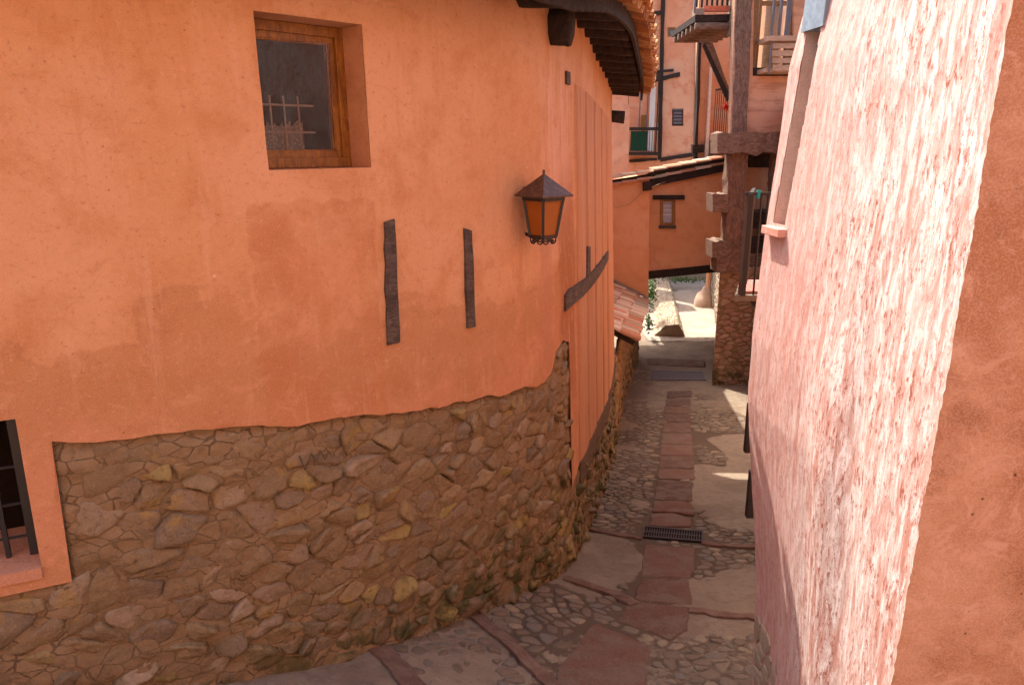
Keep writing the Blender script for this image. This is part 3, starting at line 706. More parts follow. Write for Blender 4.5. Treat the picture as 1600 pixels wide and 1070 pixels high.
while s < SL+.12:
    o = float(EO(s)); P0 = fac(s, float(hO(s))+.20, o-.22); P1 = fac(s, float(hO(s))+.115, o+.17); d = P1-P0
    put_tile(tmE, roof, P0, d, scale=random.uniform(.97, 1.06), roll=random.uniform(-.08, .08))
    P0 = fac(s+.10, float(hO(s))+.185, o-.24); P1 = fac(s+.10, float(hO(s))+.105, o+.15)
    put_tile(tmE, roof, P0, P1-P0, flip=True, scale=1.0, roll=random.uniform(-.08, .08))
    P0 = fac(s, float(hO(s))+.33, o-.55); P1 = fac(s, float(hO(s))+.23, o-.15); put_tile(tmE, roof, P0, P1-P0)
    s += .205; k += 1
# the two black timbers let into the plaster, and the long grey one across the boards
def fpoly(name, px, mat, o=.012, seg=8, parent=house, jit=.004):
    L, R = px; b = MB(); l0, l1, r0, r1 = [np.array(FS(*q)) for q in (L[0], L[1], R[0], R[1])]
    for k in range(seg):
        t0, t1 = k/seg, (k+1)/seg; q = [l0+(l1-l0)*t0, r0+(r1-r0)*t0, r0+(r1-r0)*t1, l0+(l1-l0)*t1]
        if k == 0: J = [np.zeros(2)]*2
        J2 = [rng.normal(0, jit, 2) for _ in range(2)]
        q[0] = q[0]+J[0]; q[1] = q[1]+J[1]; q[3] = q[3]+J2[0]; q[2] = q[2]+J2[1]; J = J2
        b.hexa([fac(*p, -.04) for p in q]+[fac(*p, o) for p in q])
    return b.build(name, mat, parent)
fpoly('timber_post', (((598, 347), (602, 538)), ((613, 342), (622, 534))), M['greytim'], .024, 9, jit=.0035)
fpoly('timber_post', (((721, 356), (728, 513)), ((733, 360), (739, 509))), M['greytim'], .026, 8, jit=.003)
pb = [(880, 461, 486), (887, 452, 479), (897, 446, 471), (908, 438, 462), (920, 428, 449), (932, 414, 433), (941, 403, 419), (948, 392, 404)]
b = MB(); c = [(FS(x, a), FS(x, b_)) for x, a, b_ in pb]
for (t0, b0), (t1, b1) in zip(c[:-1], c[1:]): b.hexa([fac(*p, -.04) for p in (b0, b1, t1, t0)]+[fac(*p, .028) for p in (b0, b1, t1, t0)])
b.build('timber_rail', M['greytim'], house)
b = MB(); q = [FS(916, 385), FS(920, 385), FS(920, 432), FS(915, 437)]; b.hexa([fac(*p, -.03) for p in q]+[fac(*p, .02) for p in q]); b.build('timber_stub', M['greytim'], house)

# --- upper window
def facewin():
    s0, s1, h0, h1 = W1; sj = s0; s0 -= .10; w = mk('window', [fac(s, h, -.235) for s, h in ((s0, h0), (s1, h0), (s1, h1), (s0, h1))]+[fac(s, h, -.24) for s, h in ((s0, h0), (s1, h0), (s1, h1), (s0, h1))],
        [(0, 1, 5, 4), (1, 2, 6, 5), (2, 3, 7, 6), (3, 0, 4, 7)], M['varnish'], house)
    b = MB(); e = .02
    for q in ((sj, s1, h0-.05, h0), (sj, s1, h1, h1+.05)): b.fbox(*q, -.19, -.004)
    for q in ((s0-.05, sj), (s1, s1+.05)): b.fbox(*q, h0-.05, h1+.05, -.19, -.004)
    b.fbox(s1, s1+.05, h0-.05, h1+.05, -.34, -.19); b.fbox(s0-.05, s0, h0-.05, h1+.05, -.34, -.19); b.fbox(s0, s1, h0-.05, h0, -.34, -.19); b.fbox(s0, s1, h1, h1+.05, -.34, -.19)
    mk('reveal', b.v, b.f, M['pl_reveal'], w)
    def fr(name, i, t, o0, o1, mat=M['varnish']):
        a0, a1, c0, c1 = s0+i, s1-i, h0+i, h1-i
        b = MB(); b.fbox(a0, a1, c0, c0+t, o0, o1); b.fbox(a0, a1, c1-t, c1, o0, o1); b.fbox(a0, a0+t, c0+t, c1-t, o0, o1); b.fbox(a1-t, a1, c0+t, c1-t, o0, o1); b.build(name, mat, w, bevel=.003)
    fr('frame', .002, .055, -.27, -.19); fr('sash', .048, .045, -.262, -.215); fr('glazing_bead', .09, .012, -.255, -.225)
    ga, gb = fac(s0+.085, h0+.09, -.244), fac(s1-.085, h0+.09, -.244); gc = (ga+gb)/2; gd = (gb-ga)/2; g_ = math.radians(-3.5); gd = np.array([gd[0]*math.cos(g_)-gd[1]*math.sin(g_), gd[0]*math.sin(g_)+gd[1]*math.cos(g_), 0]); ga, gb = gc-gd, gc+gd; gu = np.array([0, 0, h1-h0-.18]); gn = np.array([-gd[1], gd[0], 0])/np.hypot(gd[0], gd[1])*.004
    b = MB(); b.hexa([ga, gb, gb+gn, ga+gn, ga+gu, gb+gu, gb+gn+gu, ga+gn+gu]); b.build('pane', M['glass'], w)
    b = MB()
    b.fbox(s0-.1, s1+.25, h0-.1, h1+.1, -1.3, -1.28); b.fbox(s0-.12, s0-.1, h0-.1, h1+.1, -1.3, -.33); b.fbox(s1+.25, s1+.27, h0-.1, h1+.1, -1.3, -.33); b.fbox(s0-.1, s1+.25, h0-.12, h0-.1, -1.3, -.33); b.fbox(s0-.1, s1+.25, h1+.1, h1+.12, -1.3, -.33)
    b.build('room', M['room'], w)
    n = 50; V = []; hh = [h0+.07, h0+.17, h0+.25]
    for h in hh:
        for i in range(n): t = i/(n-1); V.append(fac(s0+.05+(s1-s0-.26)*t, h+(.02*math.sin(i*1.3) if h == hh[-1] else 0), -.37+.018*math.sin(i*1.15)))
    mk('curtain', V, [(r*n+i, r*n+i+1, r*n+n+i+1, r*n+n+i) for r in range(2) for i in range(n-1)], M['lace'], w, True)
    b = MB()
    for k in range(5): s = s0+.12+k*.095; b.bar(fac(s, h0+.06, -.32), fac(s, h0+.40, -.32), .011, n=6)
    for h in (h0+.20, h0+.35): b.bar(fac(s0+.05, h, -.32), fac(s0+.60, h, -.32), .012, n=6)
    b.build('grille', M['dullwhite'], w)
M['pl_reveal'] = plaster('reveal_plaster', (.50, .22, .10), (.56, .27, .14), (.42, .17, .07), cloud=1.5)
M['room'] = flat('dark_room', (.06, .022, .014), .9, .1)
facewin()
# --- lower window, cut by the left edge of the photograph
def lowwin():
    s0, s1, h0, h1 = W2; w = mk('window', [fac(s, h, -.26) for s, h in ((s0, h0), (s1, h0), (s1, h1), (s0, h1))]+[fac(s, h, -.27) for s, h in ((s0, h0), (s1, h0), (s1, h1), (s0, h1))],
        [(0, 1, 5, 4), (1, 2, 6, 5), (2, 3, 7, 6), (3, 0, 4, 7)], M['iron'], house)
    b = MB()
    b.fbox(s0, s1, h1, h1+.05, -.4, -.03); b.fbox(s0-.05, s0, h0, h1+.05, -.4, -.03); b.fbox(s1, s1+.05, h0, h1+.05, -.4, -.03)
    P = [fac(s0, h0-.06, -.4), fac(s1, h0-.06, -.4), fac(s1, h0-.06, .015), fac(s0, h0-.06, .015), fac(s0, h0+.05, -.4), fac(s1, h0+.05, -.4), fac(s1, h0-.002, .015), fac(s0, h0-.002, .015)]
    b.hexa(P); b.build('reveal', M['pl_reveal2'], w)
    for k in range(8):
        b = MB(); s = s1-.035-k*.12; b.bar(fac(s, h0+.02, -.13), fac(s, h1+.02, -.13), .022 if k else .045, n=4); b.build('bar', M['iron'], w)
    for h in (h0+.12, h0+.30, h0+.5):
        b = MB(); b.bar(fac(s0, h, -.13), fac(s1, h, -.13), .016, n=6); b.build('cross_bar', M['iron'], w)
    b = MB(); b.fbox(s0, s1, h0, h1, -.42, -.40); b.build('shutter', M['dark'], w)  # no real shutter: dark sheet standing in for the unlit interior
M['pl_reveal2'] = plaster('surround_plaster', (.50, .23, .13), (.54, .27, .17), (.42, .17, .09), cloud=2)
lowwin()

# ================================================================== WALL LANTERN
def lantern():
    s, h = FS(814, 300)[0], FS(814, 303)[1]
    C0 = fac(s, h, .20); R_ = fac(s, h, 1)-fac(s, h, 0); nz = np.array([R_[0], R_[1], 0]); nz /= np.linalg.norm(nz); g_ = math.radians(-14); nz = np.array([nz[0]*math.cos(g_)-nz[1]*math.sin(g_), nz[0]*math.sin(g_)+nz[1]*math.cos(g_), 0]); tx = np.array([-nz[1], nz[0], 0])
    L = empty('wall_lantern', tuple(fac(s, h-.28, .02)), 'black iron lantern with amber glass panes and brown pyramid lid on the orange wall', 'lantern')
    def P(a, b, c): return C0+tx*a+nz*b+np.array([0, 0, c])
    W_, w_, H_ = .104, .070, .285           # half widths of the cage: top, bottom; height
    b = MB(); q = .155
    base = [P(-q, -.15, .0), P(q, -.15, .0), P(q, q, .0), P(-q, q, .0)]; base2 = [p+np.array([0, 0, -.012]) for p in base]; tip = P(-.0, .0, .155)
    b.add(base+base2+[tip], [(0, 1, 8), (1, 2, 8), (2, 3, 8), (3, 0, 8), (0, 4, 5, 1), (1, 5, 6, 2), (2, 6, 7, 3), (3, 7, 4, 0), (4, 7, 6, 5)]); b.build('lid', M['rustlid'], L)
    b = MB(); b.bar(P(0, 0, .15), P(0, 0, .18), .02, n=6); b.build('finial', M['rustlid'], L)
    co = [(-1, -1), (1, -1), (1, 1), (-1, 1)]; f = MB(); zt, zb = -.02, -.02-H_
    for (i, j) in co: f.bar(P(i*W_, j*W_, zt), P(i*w_, j*w_, zb), .020)
    for k in range(4):
        (a, c), (d, e) = co[k], co[(k+1) % 4]
        f.bar(P(a*W_, c*W_, zt-.004), P(d*W_, e*W_, zt-.004), .032); f.bar(P(a*w_, c*w_, zb), P(d*w_, e*w_, zb), .022)
    f.build('cage', M['iron'], L)
    for k in range(4):
        (a, c), (d, e) = co[k], co[(k+1) % 4]; q = .955
        V = [P(a*W_*q, c*W_*q, zt), P(d*W_*q, e*W_*q, zt), P(d*w_*q, e*w_*q, zb), P(a*w_*q, c*w_*q, zb)]
        V2 = [v*1.0 for v in V]; cc = P(0, 0, 0); V2 = [v+(np.array([cc[0], cc[1], v[2]])-v)*.03 for v in V]
        mk('glass_pane', V+V2, [(0, 1, 2, 3), (7, 6, 5, 4), (0, 4, 5, 1), (2, 6, 7, 3), (1, 5, 6, 2), (3, 7, 4, 0)], M['amber'], L)
    b = MB(); b.bar(P(0, 0, zb), P(0, 0, zb+.12), .022, n=8); b.bar(P(0, 0, zb+.12), P(0, 0, zb+.2), .05, n=10); b.build('bulb', M['white'], L)
    def spiral(c, u, r0, turns=1.35, sgn=1):
        pts = []
        for k in range(20):
            t = k/19; g = sgn*t*turns*2*math.pi-math.pi/2*0; r = r0*(1-.72*t); pts.append(c+u*math.cos(g)*r*sgn+np.array([0, 0, -1])*math.sin(g)*r*sgn)
        return pts
    for k in range(4):
        (a, c), (d, e) = co[k], co[(k+1) % 4]; A, B_ = P(a*w_, c*w_, zb-.022), P(d*w_, e*w_, zb-.022); u = (B_-A)/np.linalg.norm(B_-A)
        b = MB()
        for t, sg in ((.22, 1), (.78, -1)): b.tube(spiral(A+(B_-A)*t, u*1.0, .034, sgn=sg), .0055, 5)
        b.build('scroll', M['iron'], L)
    b = MB(); b.bar(P(0, 0, zb-.01), P(0, 0, zb-.055), .03, n=8, tw=.4); b.build('drop', M['iron'], L)
    b = MB(); b.bar(P(0, -.20, -.30), P(0, -.08, -.33), .02); b.bar(P(0, -.20, .02), P(0, -.1, .02), .022); b.bar(P(0, -.205, .05), P(0, -.205, -.34), .03, .012, up=tuple(nz)); b.build('bracket', M['iron'], L)
lantern()

# ================================================================== NEAR RIGHT HOUSE
rh = empty('house', (2.4, 3.0, -3.6), 'pink limewashed house corner close on the right, its side wall in raking sun', 'house')
cyl = [(1.49, 2.36), (1.487, 2.8), (1.48, 3.3), (1.462, 3.8), (1.44, 4.15)]
# side wall: rows (z), columns (y). far edge swings with height as in an old battered wall
zs = np.arange(-3.75, 3.4, .016); us = np.linspace(0, 1, 190)
U, Z = np.meshgrid(us, zs)
YF = np.interp(Z, [-3.7, -3.0, -2.2, -1.2, -.4, 0.2, .7, 1.6], [4.25, 4.25, 4.22, 4.2, 4.2, 4.2, 4.2, 4.2])
RAT = np.interp(Z, [-3.7, -2.7, -2.1, -1.5, -1.1, -.5, 0, .4, .8, 1.6], [.388, .376, .357, .339, .337, .342, .350, .355, .372, .40])
XF = RAT*YF
XN = np.interp(Z, [-3.7, -2, 0, 1.6], [1.455, 1.475, 1.512, 1.53]); YN = 2.42+0*Z
Y = YN+(YF-YN)*U; X = XN+(XF-XN)*U
X += .028*np.sin(math.pi*U)*(1) + fbm(Y*2.2, Z*.45, 3, 2)*.012*np.sin(math.pi*np.clip(U*1.02, 0, 1))+(fbm(Y*30, Z*7, 9, 4)*.0022)*np.minimum(1, U*12+.4)
X += -.035*np.exp(-((Y-(3.35+.08*Z))/.13)**2)*sm(-.6, -1.6, Z)+.02*np.exp(-((Y-(3.05+.05*Z))/.10)**2)*sm(-.4, -1.4, Z)
rr = fbm(Z*9, U*0+2, 0, 4); Y += (rr*.005+fbm(Z*50, U*0, 1, 3)*.005)*np.exp(-U*30)
# window hole in the side wall
RW_y0, RW_y1 = 3.70, 4.06
def RH(py, y): r = ray(1230, py); return 0
RWz0, RWz1 = at(1215, 352, 3.95)[2]+.0, 1.1
V = np.stack([X, Y, Z], -1).reshape(-1, 3); nx = len(us); Fl = []
Yc = (Y[:-1, :-1]+Y[1:, 1:])/2; Zc = (Z[:-1, :-1]+Z[1:, 1:])/2
Xc = (X[:-1, :-1]+X[1:, 1:])/2; e_ = lambda px, py: (lambda q: (q[2], q[0]/q[1]))(at(px, py, 4.0))
l0_, l1_, r0_, r1_ = e_(1207, 352), e_(1262, 40), e_(1226, 352), e_(1284, 40)
rLf = lambda z: l0_[1]+(l1_[1]-l0_[1])*(z-l0_[0])/(l1_[0]-l0_[0]); rRf = lambda z: r0_[1]+(r1_[1]-r0_[1])*(z-r0_[0])/(r1_[0]-r0_[0])
hole = (Xc/Yc > rLf(Zc)) & (Xc/Yc < rRf(Zc)) & (Zc > RWz0) & (Zc < RWz1)
def onwall(z, rat):                          # wall point at height z seen under lateral ratio rat
    i = int(np.argmin(abs(zs-z))); r_ = X[i]/Y[i]; o_ = np.argsort(r_); y = float(np.interp(rat, r_[o_], Y[i][o_])); return np.array([rat*y, y, z])
for i in range(len(zs)-1):
    for j in range(nx-1):
        if hole[i, j]: continue
        a = i*nx+j; Fl.append((a, a+nx, a+nx+1, a+1))
mk('side_wall', V, Fl, M['pl_right'], rh, True)
# front wall round the corner, facing the camera
us2 = np.concatenate([np.linspace(0, .1, 12)[:-1], np.linspace(.1, 1, 80)]); zz = np.arange(-3.75, 3.4, .022); U2, Z2 = np.meshgrid(us2, zz)
X0 = np.interp(Z2, zs, X[:, 0]); Y0 = YN[0, 0]+(np.interp(Z2, zs, Y[:, 0])-YN[0, 0])*np.exp(-U2*60); X0 = np.interp(Z2, zs, XN[:, 0])+(X0-np.interp(Z2, zs, XN[:, 0]))*np.exp(-U2*60)
X2 = X0+U2*2.2; Y2 = Y0-.00*U2-.25*U2+(fbm(X2*3, Z2*3, 2, 4)*.010+fbm(X2*30, Z2*30, 5, 2)*.0015)*np.minimum(1, U2*20)
V = np.stack([X2, Y2, Z2], -1).reshape(-1, 3); nx = len(us2)
Fl = [(i*nx+j, i*nx+j+1, (i+1)*nx+j+1, (i+1)*nx+j) for i in range(len(zz)-1) for j in range(nx-1)]
mk('front_wall', V, Fl, M['pl_front'], rh, True)
# window in the side wall: reveals, sill, lintel
zj = np.linspace(RWz0-.02, RWz1, 8); jam = [onwall(z, rLf(z)) for z in zj]; jan = [onwall(z, rRf(z)) for z in zj]; b = MB()
for k in range(7):
    a, c = jam[k], jam[k+1]; f, d = np.array([.30, .02, 0]), np.array([0, .05, 0]); o_ = np.array([.004, 0, 0]); b.hexa([a+o_, a+f, a+f+d, a+d+o_, c+o_, c+f, c+f+d, c+d+o_])
    a, c = jan[k], jan[k+1]; f = np.array([.30, .0, 0]); b.hexa([a+o_-d, a+f-d, a+f, a+o_, c+o_-d, c+f-d, c+f, c+o_])
rwin = b.build('window', M['pl_jamb'], rh)
b = MB(); p, q = jan[0], jam[0]; b.hexa([p+(.22, -.05, 0), p+(.26, -.05, 0), q+(.26, .05, 0), q+(.22, .05, 0), jan[-1]+(.22, -.05, 0), jan[-1]+(.26, -.05, 0), jam[-1]+(.26, .05, 0), jam[-1]+(.22, .05, 0)]); b.build('shutter', M['bluegrey'], rwin)
b = MB(); b.hexa([p+(-.045, -.04, -.045), p+(.1, -.04, -.045), q+(.1, .03, -.045), q+(-.05, .03, -.045), p+(-.045, -.04, .0), p+(.1, -.04, .0), q+(.1, .03, .0), q+(-.05, .03, .0)]); b.build('sill', plaster('pink_sill', (.58, .28, .22), (.62, .33, .27), (.5, .2, .14)), rwin, bevel=.004)
zl = at(1275, 46, 4.0)[2]; p, q = onwall(zl, rRf(zl)), onwall(zl, rLf(zl)); b = MB(); b.hexa([p+(-.01, -.04, 0), p+(.2, -.04, 0), q+(.2, .03, 0), q+(-.02, .03, 0), p+(.0, -.04, .4), p+(.2, -.04, .4), q+(.2, .03, .4), q+(-.0, .03, .4)]); b.build('lintel', M['bluegrey'], rwin)
# stone foot that shows where the plaster has come away
its = []
for p, poly in cells(scatter(3.3, 4.16, -3.7, -3.0, .13, .09), .12): its.append(stone_uvw([(min(a, 4.2), c_) for a, c_ in poly], 9, .004, .010))
b = MB()
for Vv, Fc in its:
    W_ = np.stack([np.interp(Vv[:, 1], [-3.7, -3.0], [1.645, 1.60])-Vv[:, 2], Vv[:, 0], Vv[:, 1]], -1); b.add(W_, [f[::-1] for f in Fc])
foot = b.build('foot_stones', M['pale'], rh); foot['kind'] = 'stuff'
# body and the rest of the row going down the lane
b = MB(); b.add([(1.65, 4.2, -4), (2.85, 4.35, -4), (2.85, 4.35, 3.3), (1.68, 4.2, 3.3)], [(1, 0, 3, 2)])
b.add([(1.5, 2.42, 3.3), (4, 2.2, 3.3), (4, 4.4, 3.3), (1.66, 4.2, 3.3)], [(0, 1, 2, 3)]); b.build('rear_wall', M['pl_front'], rh)
nh = empty('house', (4.2, 8, -4.6), 'pink house with the small iron balcony, farther down the right side of the lane', 'house')
line = [(2.85, 4.35), (2.92, 8.0), (4.2, 11.6), (6.3, 17.75)]; b = MB()
for (x0, y0), (x1, y1) in zip(line[:-1], line[1:]): b.hexa([(x0, y0, -6.2), (x0+.4, y0, -6.2), (x1+.4, y1, -6.2), (x1, y1, -6.2), (x0, y0, .9), (x0+.4, y0, .9), (x1+.4, y1, .9), (x1, y1, .9)])
b.build('wall', M['pl_far'], nh)
# balcony
def balcony():
    Y0_, Y1_ = 7.45, 8.2; f0 = at(1151, 461, Y0_); zf = f0[2]; xl = f0[0]; xr = 2.95; zt = at(1160, 303, Y0_)[2]
    q = lambda x, y, z: (x+.36*(y-Y0_), y, z)
    def bx(b, x0, x1, y0, y1, z0, z1): return b.hexa([q(x0, y0, z0), q(x1, y0, z0), q(x1, y1, z0), q(x0, y1, z0), q(x0, y0, z1), q(x1, y0, z1), q(x1, y1, z1), q(x0, y1, z1)])
    B_ = bx(MB(), xl-.02, xr, Y0_-.02, Y1_, zf-.06, zf).build('balcony', M['greyslate'], nh)
    bx(MB(), xl+.06, xr, Y0_+.05, Y1_-.03, zf+.002, zf+.03).build('floor_tile', M['pinktile'], B_)
    MB().bar(q(xl+.05, Y0_, zf), q(xl+.05, Y0_, zt), .095, .05).build('corner_post', M['iron'], B_)
    MB().bar(q(xl, Y0_, zt), q(xr, Y0_, zt), .03, .03).build('rail', M['iron'], B_); MB().bar(q(xl+.06, Y0_, zt), q(xl+.06, Y1_, zt), .03, .03).build('rail', M['iron'], B_)
    for x in (.17, .235, .38): MB().bar(q(xl+x, Y0_, zf), q(xl+x, Y0_, zt), .022, n=6).build('baluster', M['iron'], B_)
    for k in range(4): y = Y0_+.16+k*.16; MB().bar(q(xl+.07, y, zf), q(xl+.07, y, zt), .02, n=6).build('baluster', M['iron'], B_)
    for y in (Y0_+.1, Y1_-.1): MB().bar(q(xr-.05, y, zf-.62), q(xl+.15, y, zf-.06), .03, .05).build('brace', M['iron'], B_)
    w = at(1186, 302, Y0_); b = MB(); b.bar(w+np.array([-.01, 0, -.05]), w+np.array([.0, 0, .03]), .045, n=8); tag(b.build('clothes_peg', M['turq']), 'turquoise peg clipped to the top rail of the black iron balcony', 'peg')
M['pinktile'] = flat('pink_floor_tile', (.42, .17, .14), .7, nz=.2)
balcony()
b = MB(); p0, p1 = at(1168, 630, 6.4), at(1162, 705, 6.4); b.hexa([(p1[0], 6.36, p1[2]), (p1[0]+.3, 6.36, p1[2]), (p1[0]+.3, 6.42, p1[2]), (p1[0], 6.42, p1[2]), (p0[0], 6.36, p0[2]), (p0[0]+.3, 6.36, p0[2]), (p0[0]+.3, 6.42, p0[2]), (p0[0], 6.42, p0[2])])
o = b.build('shutter', M['iron'], nh); o['label'] = 'upper dark shutter leaf standing open'
b = MB(); p0, p1 = at(1171, 735, 5.6), at(1173, 806, 5.6); b.box((p0[0], 5.56, p1[2]), (p0[0]+.4, 5.62, p0[2])); o = b.build('shutter', M['iron'], nh)

# ================================================================== LOW HOUSE WITH TILED ROOF
lh = empty('house', (2.4, 16, -5.8), 'low ochre stone outhouse with a weathered tiled roof beyond the curved house', 'house')
lw = [(1.90, 12.5), (2.42, 15.2), (2.36, 15.25), (3.05, 18.1), (3.62, 20.3)]; cum = np.concatenate([[0], np.cumsum([math.hypot(b_[0]-a[0], b_[1]-a[1]) for a, b_ in zip(lw[:-1], lw[1:])])])
def lwp(s, h, off=0.0):
    s = np.asarray(s, float); x = np.interp(s, cum, [q[0] for q in lw]); y = np.interp(s, cum, [q[1] for q in lw]); bt = -(h+5.5)*.05
    return np.stack([x+.97*(off+bt), y-.22*(off+bt), np.asarray(h)+0*x], -1)
Sx, Hx = np.meshgrid(np.arange(0, cum[-1]+.05, .06), np.arange(-6.15, -3.5, .06)); off = fbm(Sx*5, Hx*6, 1, 4)*.018-.015
Hx = np.minimum(Hx, -3.74-.42*Sx/cum[-1]); V = lwp(Sx, Hx, off).reshape(-1, 3); nx = Sx.shape[1]
mk('mortar_bed', V, [(i*nx+j, i*nx+j+1, (i+1)*nx+j+1, (i+1)*nx+j) for i in range(Sx.shape[0]-1) for j in range(nx-1)], M['mortar'], lh, True)
its = []
for p, poly in cells(scatter(0, cum[-1]/1.4, -6.05, -3.7, .19, .15, .42, .1), .26):
    q = lwp(p[0]*1.4, p[1])
    if p[1] < gh(q[0], q[1]): continue
    lim = -3.72-.40*p[0]*1.4/cum[-1]
    if p[1] > lim-.05: continue
    its.append(stone_uvw([(a*1.4, min(b_, lim)) for a, b_ in poly], 9, random.uniform(.006, .02), random.uniform(.01, .04)))
emit_stones(its, lambda V: lwp(V[:, 0], V[:, 1], V[:, 2]-.015), 'stone', M['lowstone'], lh, 200)
rA, rB = np.array([2.28, 13.1, -3.50]), at(1011, 474, 19.3); upv = np.array([-1.35, .18, .66])
dv = rB-rA; nrm = np.cross(dv, upv); nrm /= np.linalg.norm(nrm); nrm = nrm if nrm[2] > 0 else -nrm
b = MB(); b.hexa([rA-nrm*.10, rB-nrm*.10, rB+upv*1.6-nrm*.10, rA+upv*1.6-nrm*.10, rA-nrm*.03, rB-nrm*.03, rB+upv*1.6-nrm*.03, rA+upv*1.6-nrm*.03]); lroof = b.build('roof', M['timber'], lh)
nc = int(np.linalg.norm(dv)/.205)
for c_ in range(nc+1):
    for r_ in range(4):
        p = rA+dv*(c_/nc)+upv*((r_+1.12)*.245)+nrm*.01+rng.normal(0, .014, 3); d = -upv+nrm*.13+dv*random.uniform(-.014, .014)
        put_tile(tmT, lroof, p, d, up=tuple(nrm), scale=random.uniform(.95, 1.12), roll=random.uniform(-.12, .12))
for c_ in range(nc):
    p = rA+dv*((c_+.5)/nc)+upv*.26+nrm*.03; put_tile(tmT, lroof, p, -upv, up=tuple(nrm), flip=True, roll=random.uniform(-.1, .1))
b = MB(); b.bar(rB+nrm*.13+(0, .12, 0), rB+upv*1.25+nrm*.13+(0, .12, 0), .20, .05, up=tuple(nrm), seg=7, jit=.12); b.build('mortar_fillet', M['greyslate'], lroof)
b = MB(); b.hexa([(-2, 13.8, -5.8), (1.66, 13.8, -5.8), (2.72, 22.2, -5.8), (-2, 22.2, -5.8), (-2, 13.8, 2.6), (1.66, 13.8, 2.6), (2.72, 22.2, 2.6), (-2, 22.2, 2.6)]); b.build('unseen_shade_block', M['pl_bridge'], lh)  # added block, hidden from view, that keeps the sun off the lane
# the house opposite, behind the camera: its sunlit front is what the upper window mirrors
oh = empty('house', (0, -5, -1.5), 'salmon plastered house opposite the curved house, behind the viewpoint', 'house')
b = MB()
for q in ((-9, -2.2, -2.6, 6), (-1.2, 1.2, -2.6, 6), (2.2, 16, -2.6, 6)): b.box((q[0], -5.4, q[2]), (q[1], -5.0, q[3]))
for x0, x1 in ((-2.2, -1.2), (1.2, 2.2)): b.box((x0, -5.4, -2.6), (x1, -5.0, -.4)); b.box((x0, -5.4, .8), (x1, -5.0, 6))
b.build('front_wall', M['pl_far'], oh)
for x0 in (-2.2, 1.2):
    w = MB().box((x0, -5.38, -.4), (x0+1, -5.34, .8)).build('window', M['dark'], oh); MB().box((x0, -5.2, -.4), (x0+1, -5.1, -.3)).build('sill', M['beam_h'], w)
    for k in range(5): MB().box((x0+.12+k*.18, -5.08, -.35), (x0+.14+k*.18, -5.06, .8)).build('bar', M['white'], w)
# ================================================================== BRIDGE HOUSE OVER THE LANE
bh = empty('house', (5, 20.5, -3.0), 'orange plastered house bridging the lane on a black beam, with a tiny shuttered window', 'house')
YL, YR = 19.75, 20.5
def quadwall(b, pts, Y, th=.3):             # front outline in photo pixels on plane Y, extruded away from the camera
    P = [at(x, y, Y) for x, y in pts]; n = len(P); Q = [p+np.array([0, th, 0]) for p in P]
    b.add(P+Q, [tuple(range(n))[::-1], tuple(range(n, 2*n))]+[(i, (i+1) % n, n+(i+1) % n, n+i) for i in range(n)]); return b
b = MB(); quadwall(b, [(880, 300), (1015, 279), (1013, 462), (880, 462)], YL, 2.5); b.build('left_wall', M['pl_bridge'], bh)
# right wall with the window opening left free
wx0, wx1, wy0, wy1 = 1031, 1054, 311, 352
b = MB(); T_ = lambda x: 281-(x-1015)*.215; Bm = lambda x: 424-(x-1010)*.09
quadwall(b, [(1012, T_(1012)), (wx0, T_(wx0)), (wx0, Bm(wx0)), (1012, Bm(1012))], YR, .5)
quadwall(b, [(wx0, T_(wx0)), (wx1, T_(wx1)), (wx1, wy0), (wx0, wy0)], YR, .5)
quadwall(b, [(wx0, wy1), (wx1, wy1), (wx1, Bm(wx1)), (wx0, Bm(wx0))], YR, .5)
quadwall(b, [(wx1, T_(wx1)), (1160, T_(1160)), (1160, Bm(1160)), (wx1, Bm(wx1))], YR, .5)
b.build('right_wall', M['pl_bridge'], bh)
b = MB(); zlo = at(1060, 421, YR)[2]; zhi = at(1060, 262, YR)[2]; b.box((3.9, 23.6, zlo), (6.9, 24.0, zhi-1.2)); b.box((6.6, YR, zlo), (6.9, 24, zhi)); b.box((3.9, YR+.55, zlo-.05), (6.9, 23.6, zlo+.02)); b.build('rear_wall', M['pl_bridge'], bh)
b = MB()
def pxbeam(b, a, c, Y, hpx, dep, d0=0.0):     # beam between two photo points at depth Y, hpx high
    p0, p1 = at(a[0], a[1], Y), at(c[0], c[1], Y); q0, q1 = at(a[0], a[1]+hpx, Y), at(c[0], c[1]+hpx, Y)
    e = np.array([0, dep, 0]); f = np.array([0, -d0, 0])
    return b.hexa([q0+f, q1+f, q1+e, q0+e, p0+f, p1+f, p1+e, p0+e])
pxbeam(b, (1009, 424), (1128, 412), YR, 12, .25, .05); b.build('carrying_beam', M['timber'], bh)
b = MB()
for k in range(3): pxbeam(b, (1012, 428), (1125, 418), YR+.5+k*.5, 5, .14)
b.build('joists', M['timber'], bh)
b = MB(); pxbeam(b, (1015, 279), (1135, 254), YR, 13, .3, .12); b.build('eave_board', M['timber'], bh)
b = MB(); pxbeam(b, (1004, 285), (1016, 283), YL, 13, .2, .25); b.build('beam_end', M['timber'], bh)
w = mk('window', *(lambda b: (b.v, b.f))(pxbeam(pxbeam(pxbeam(pxbeam(MB(), (1031, 311), (1055, 311), YR, 4, .1, .03), (1031, 348), (1055, 348), YR, 4, .1, .03), (1031, 311), (1036, 311), YR, 39, .1, .028), (1050, 311), (1055, 311), YR, 39, .1, .028)), M['varnish'], bh)
b = MB(); pxbeam(b, (1036, 313), (1050, 313), YR+.03, 36, .01); b.build('pane', flat('frosted_pane', (.42, .40, .46), .3, .5), w)
for yq in (321, 328, 335): b = MB(); pxbeam(b, (1036, yq), (1050, yq), YR+.02, 1.2, .02); b.build('glazing_bar', M['white'], w)
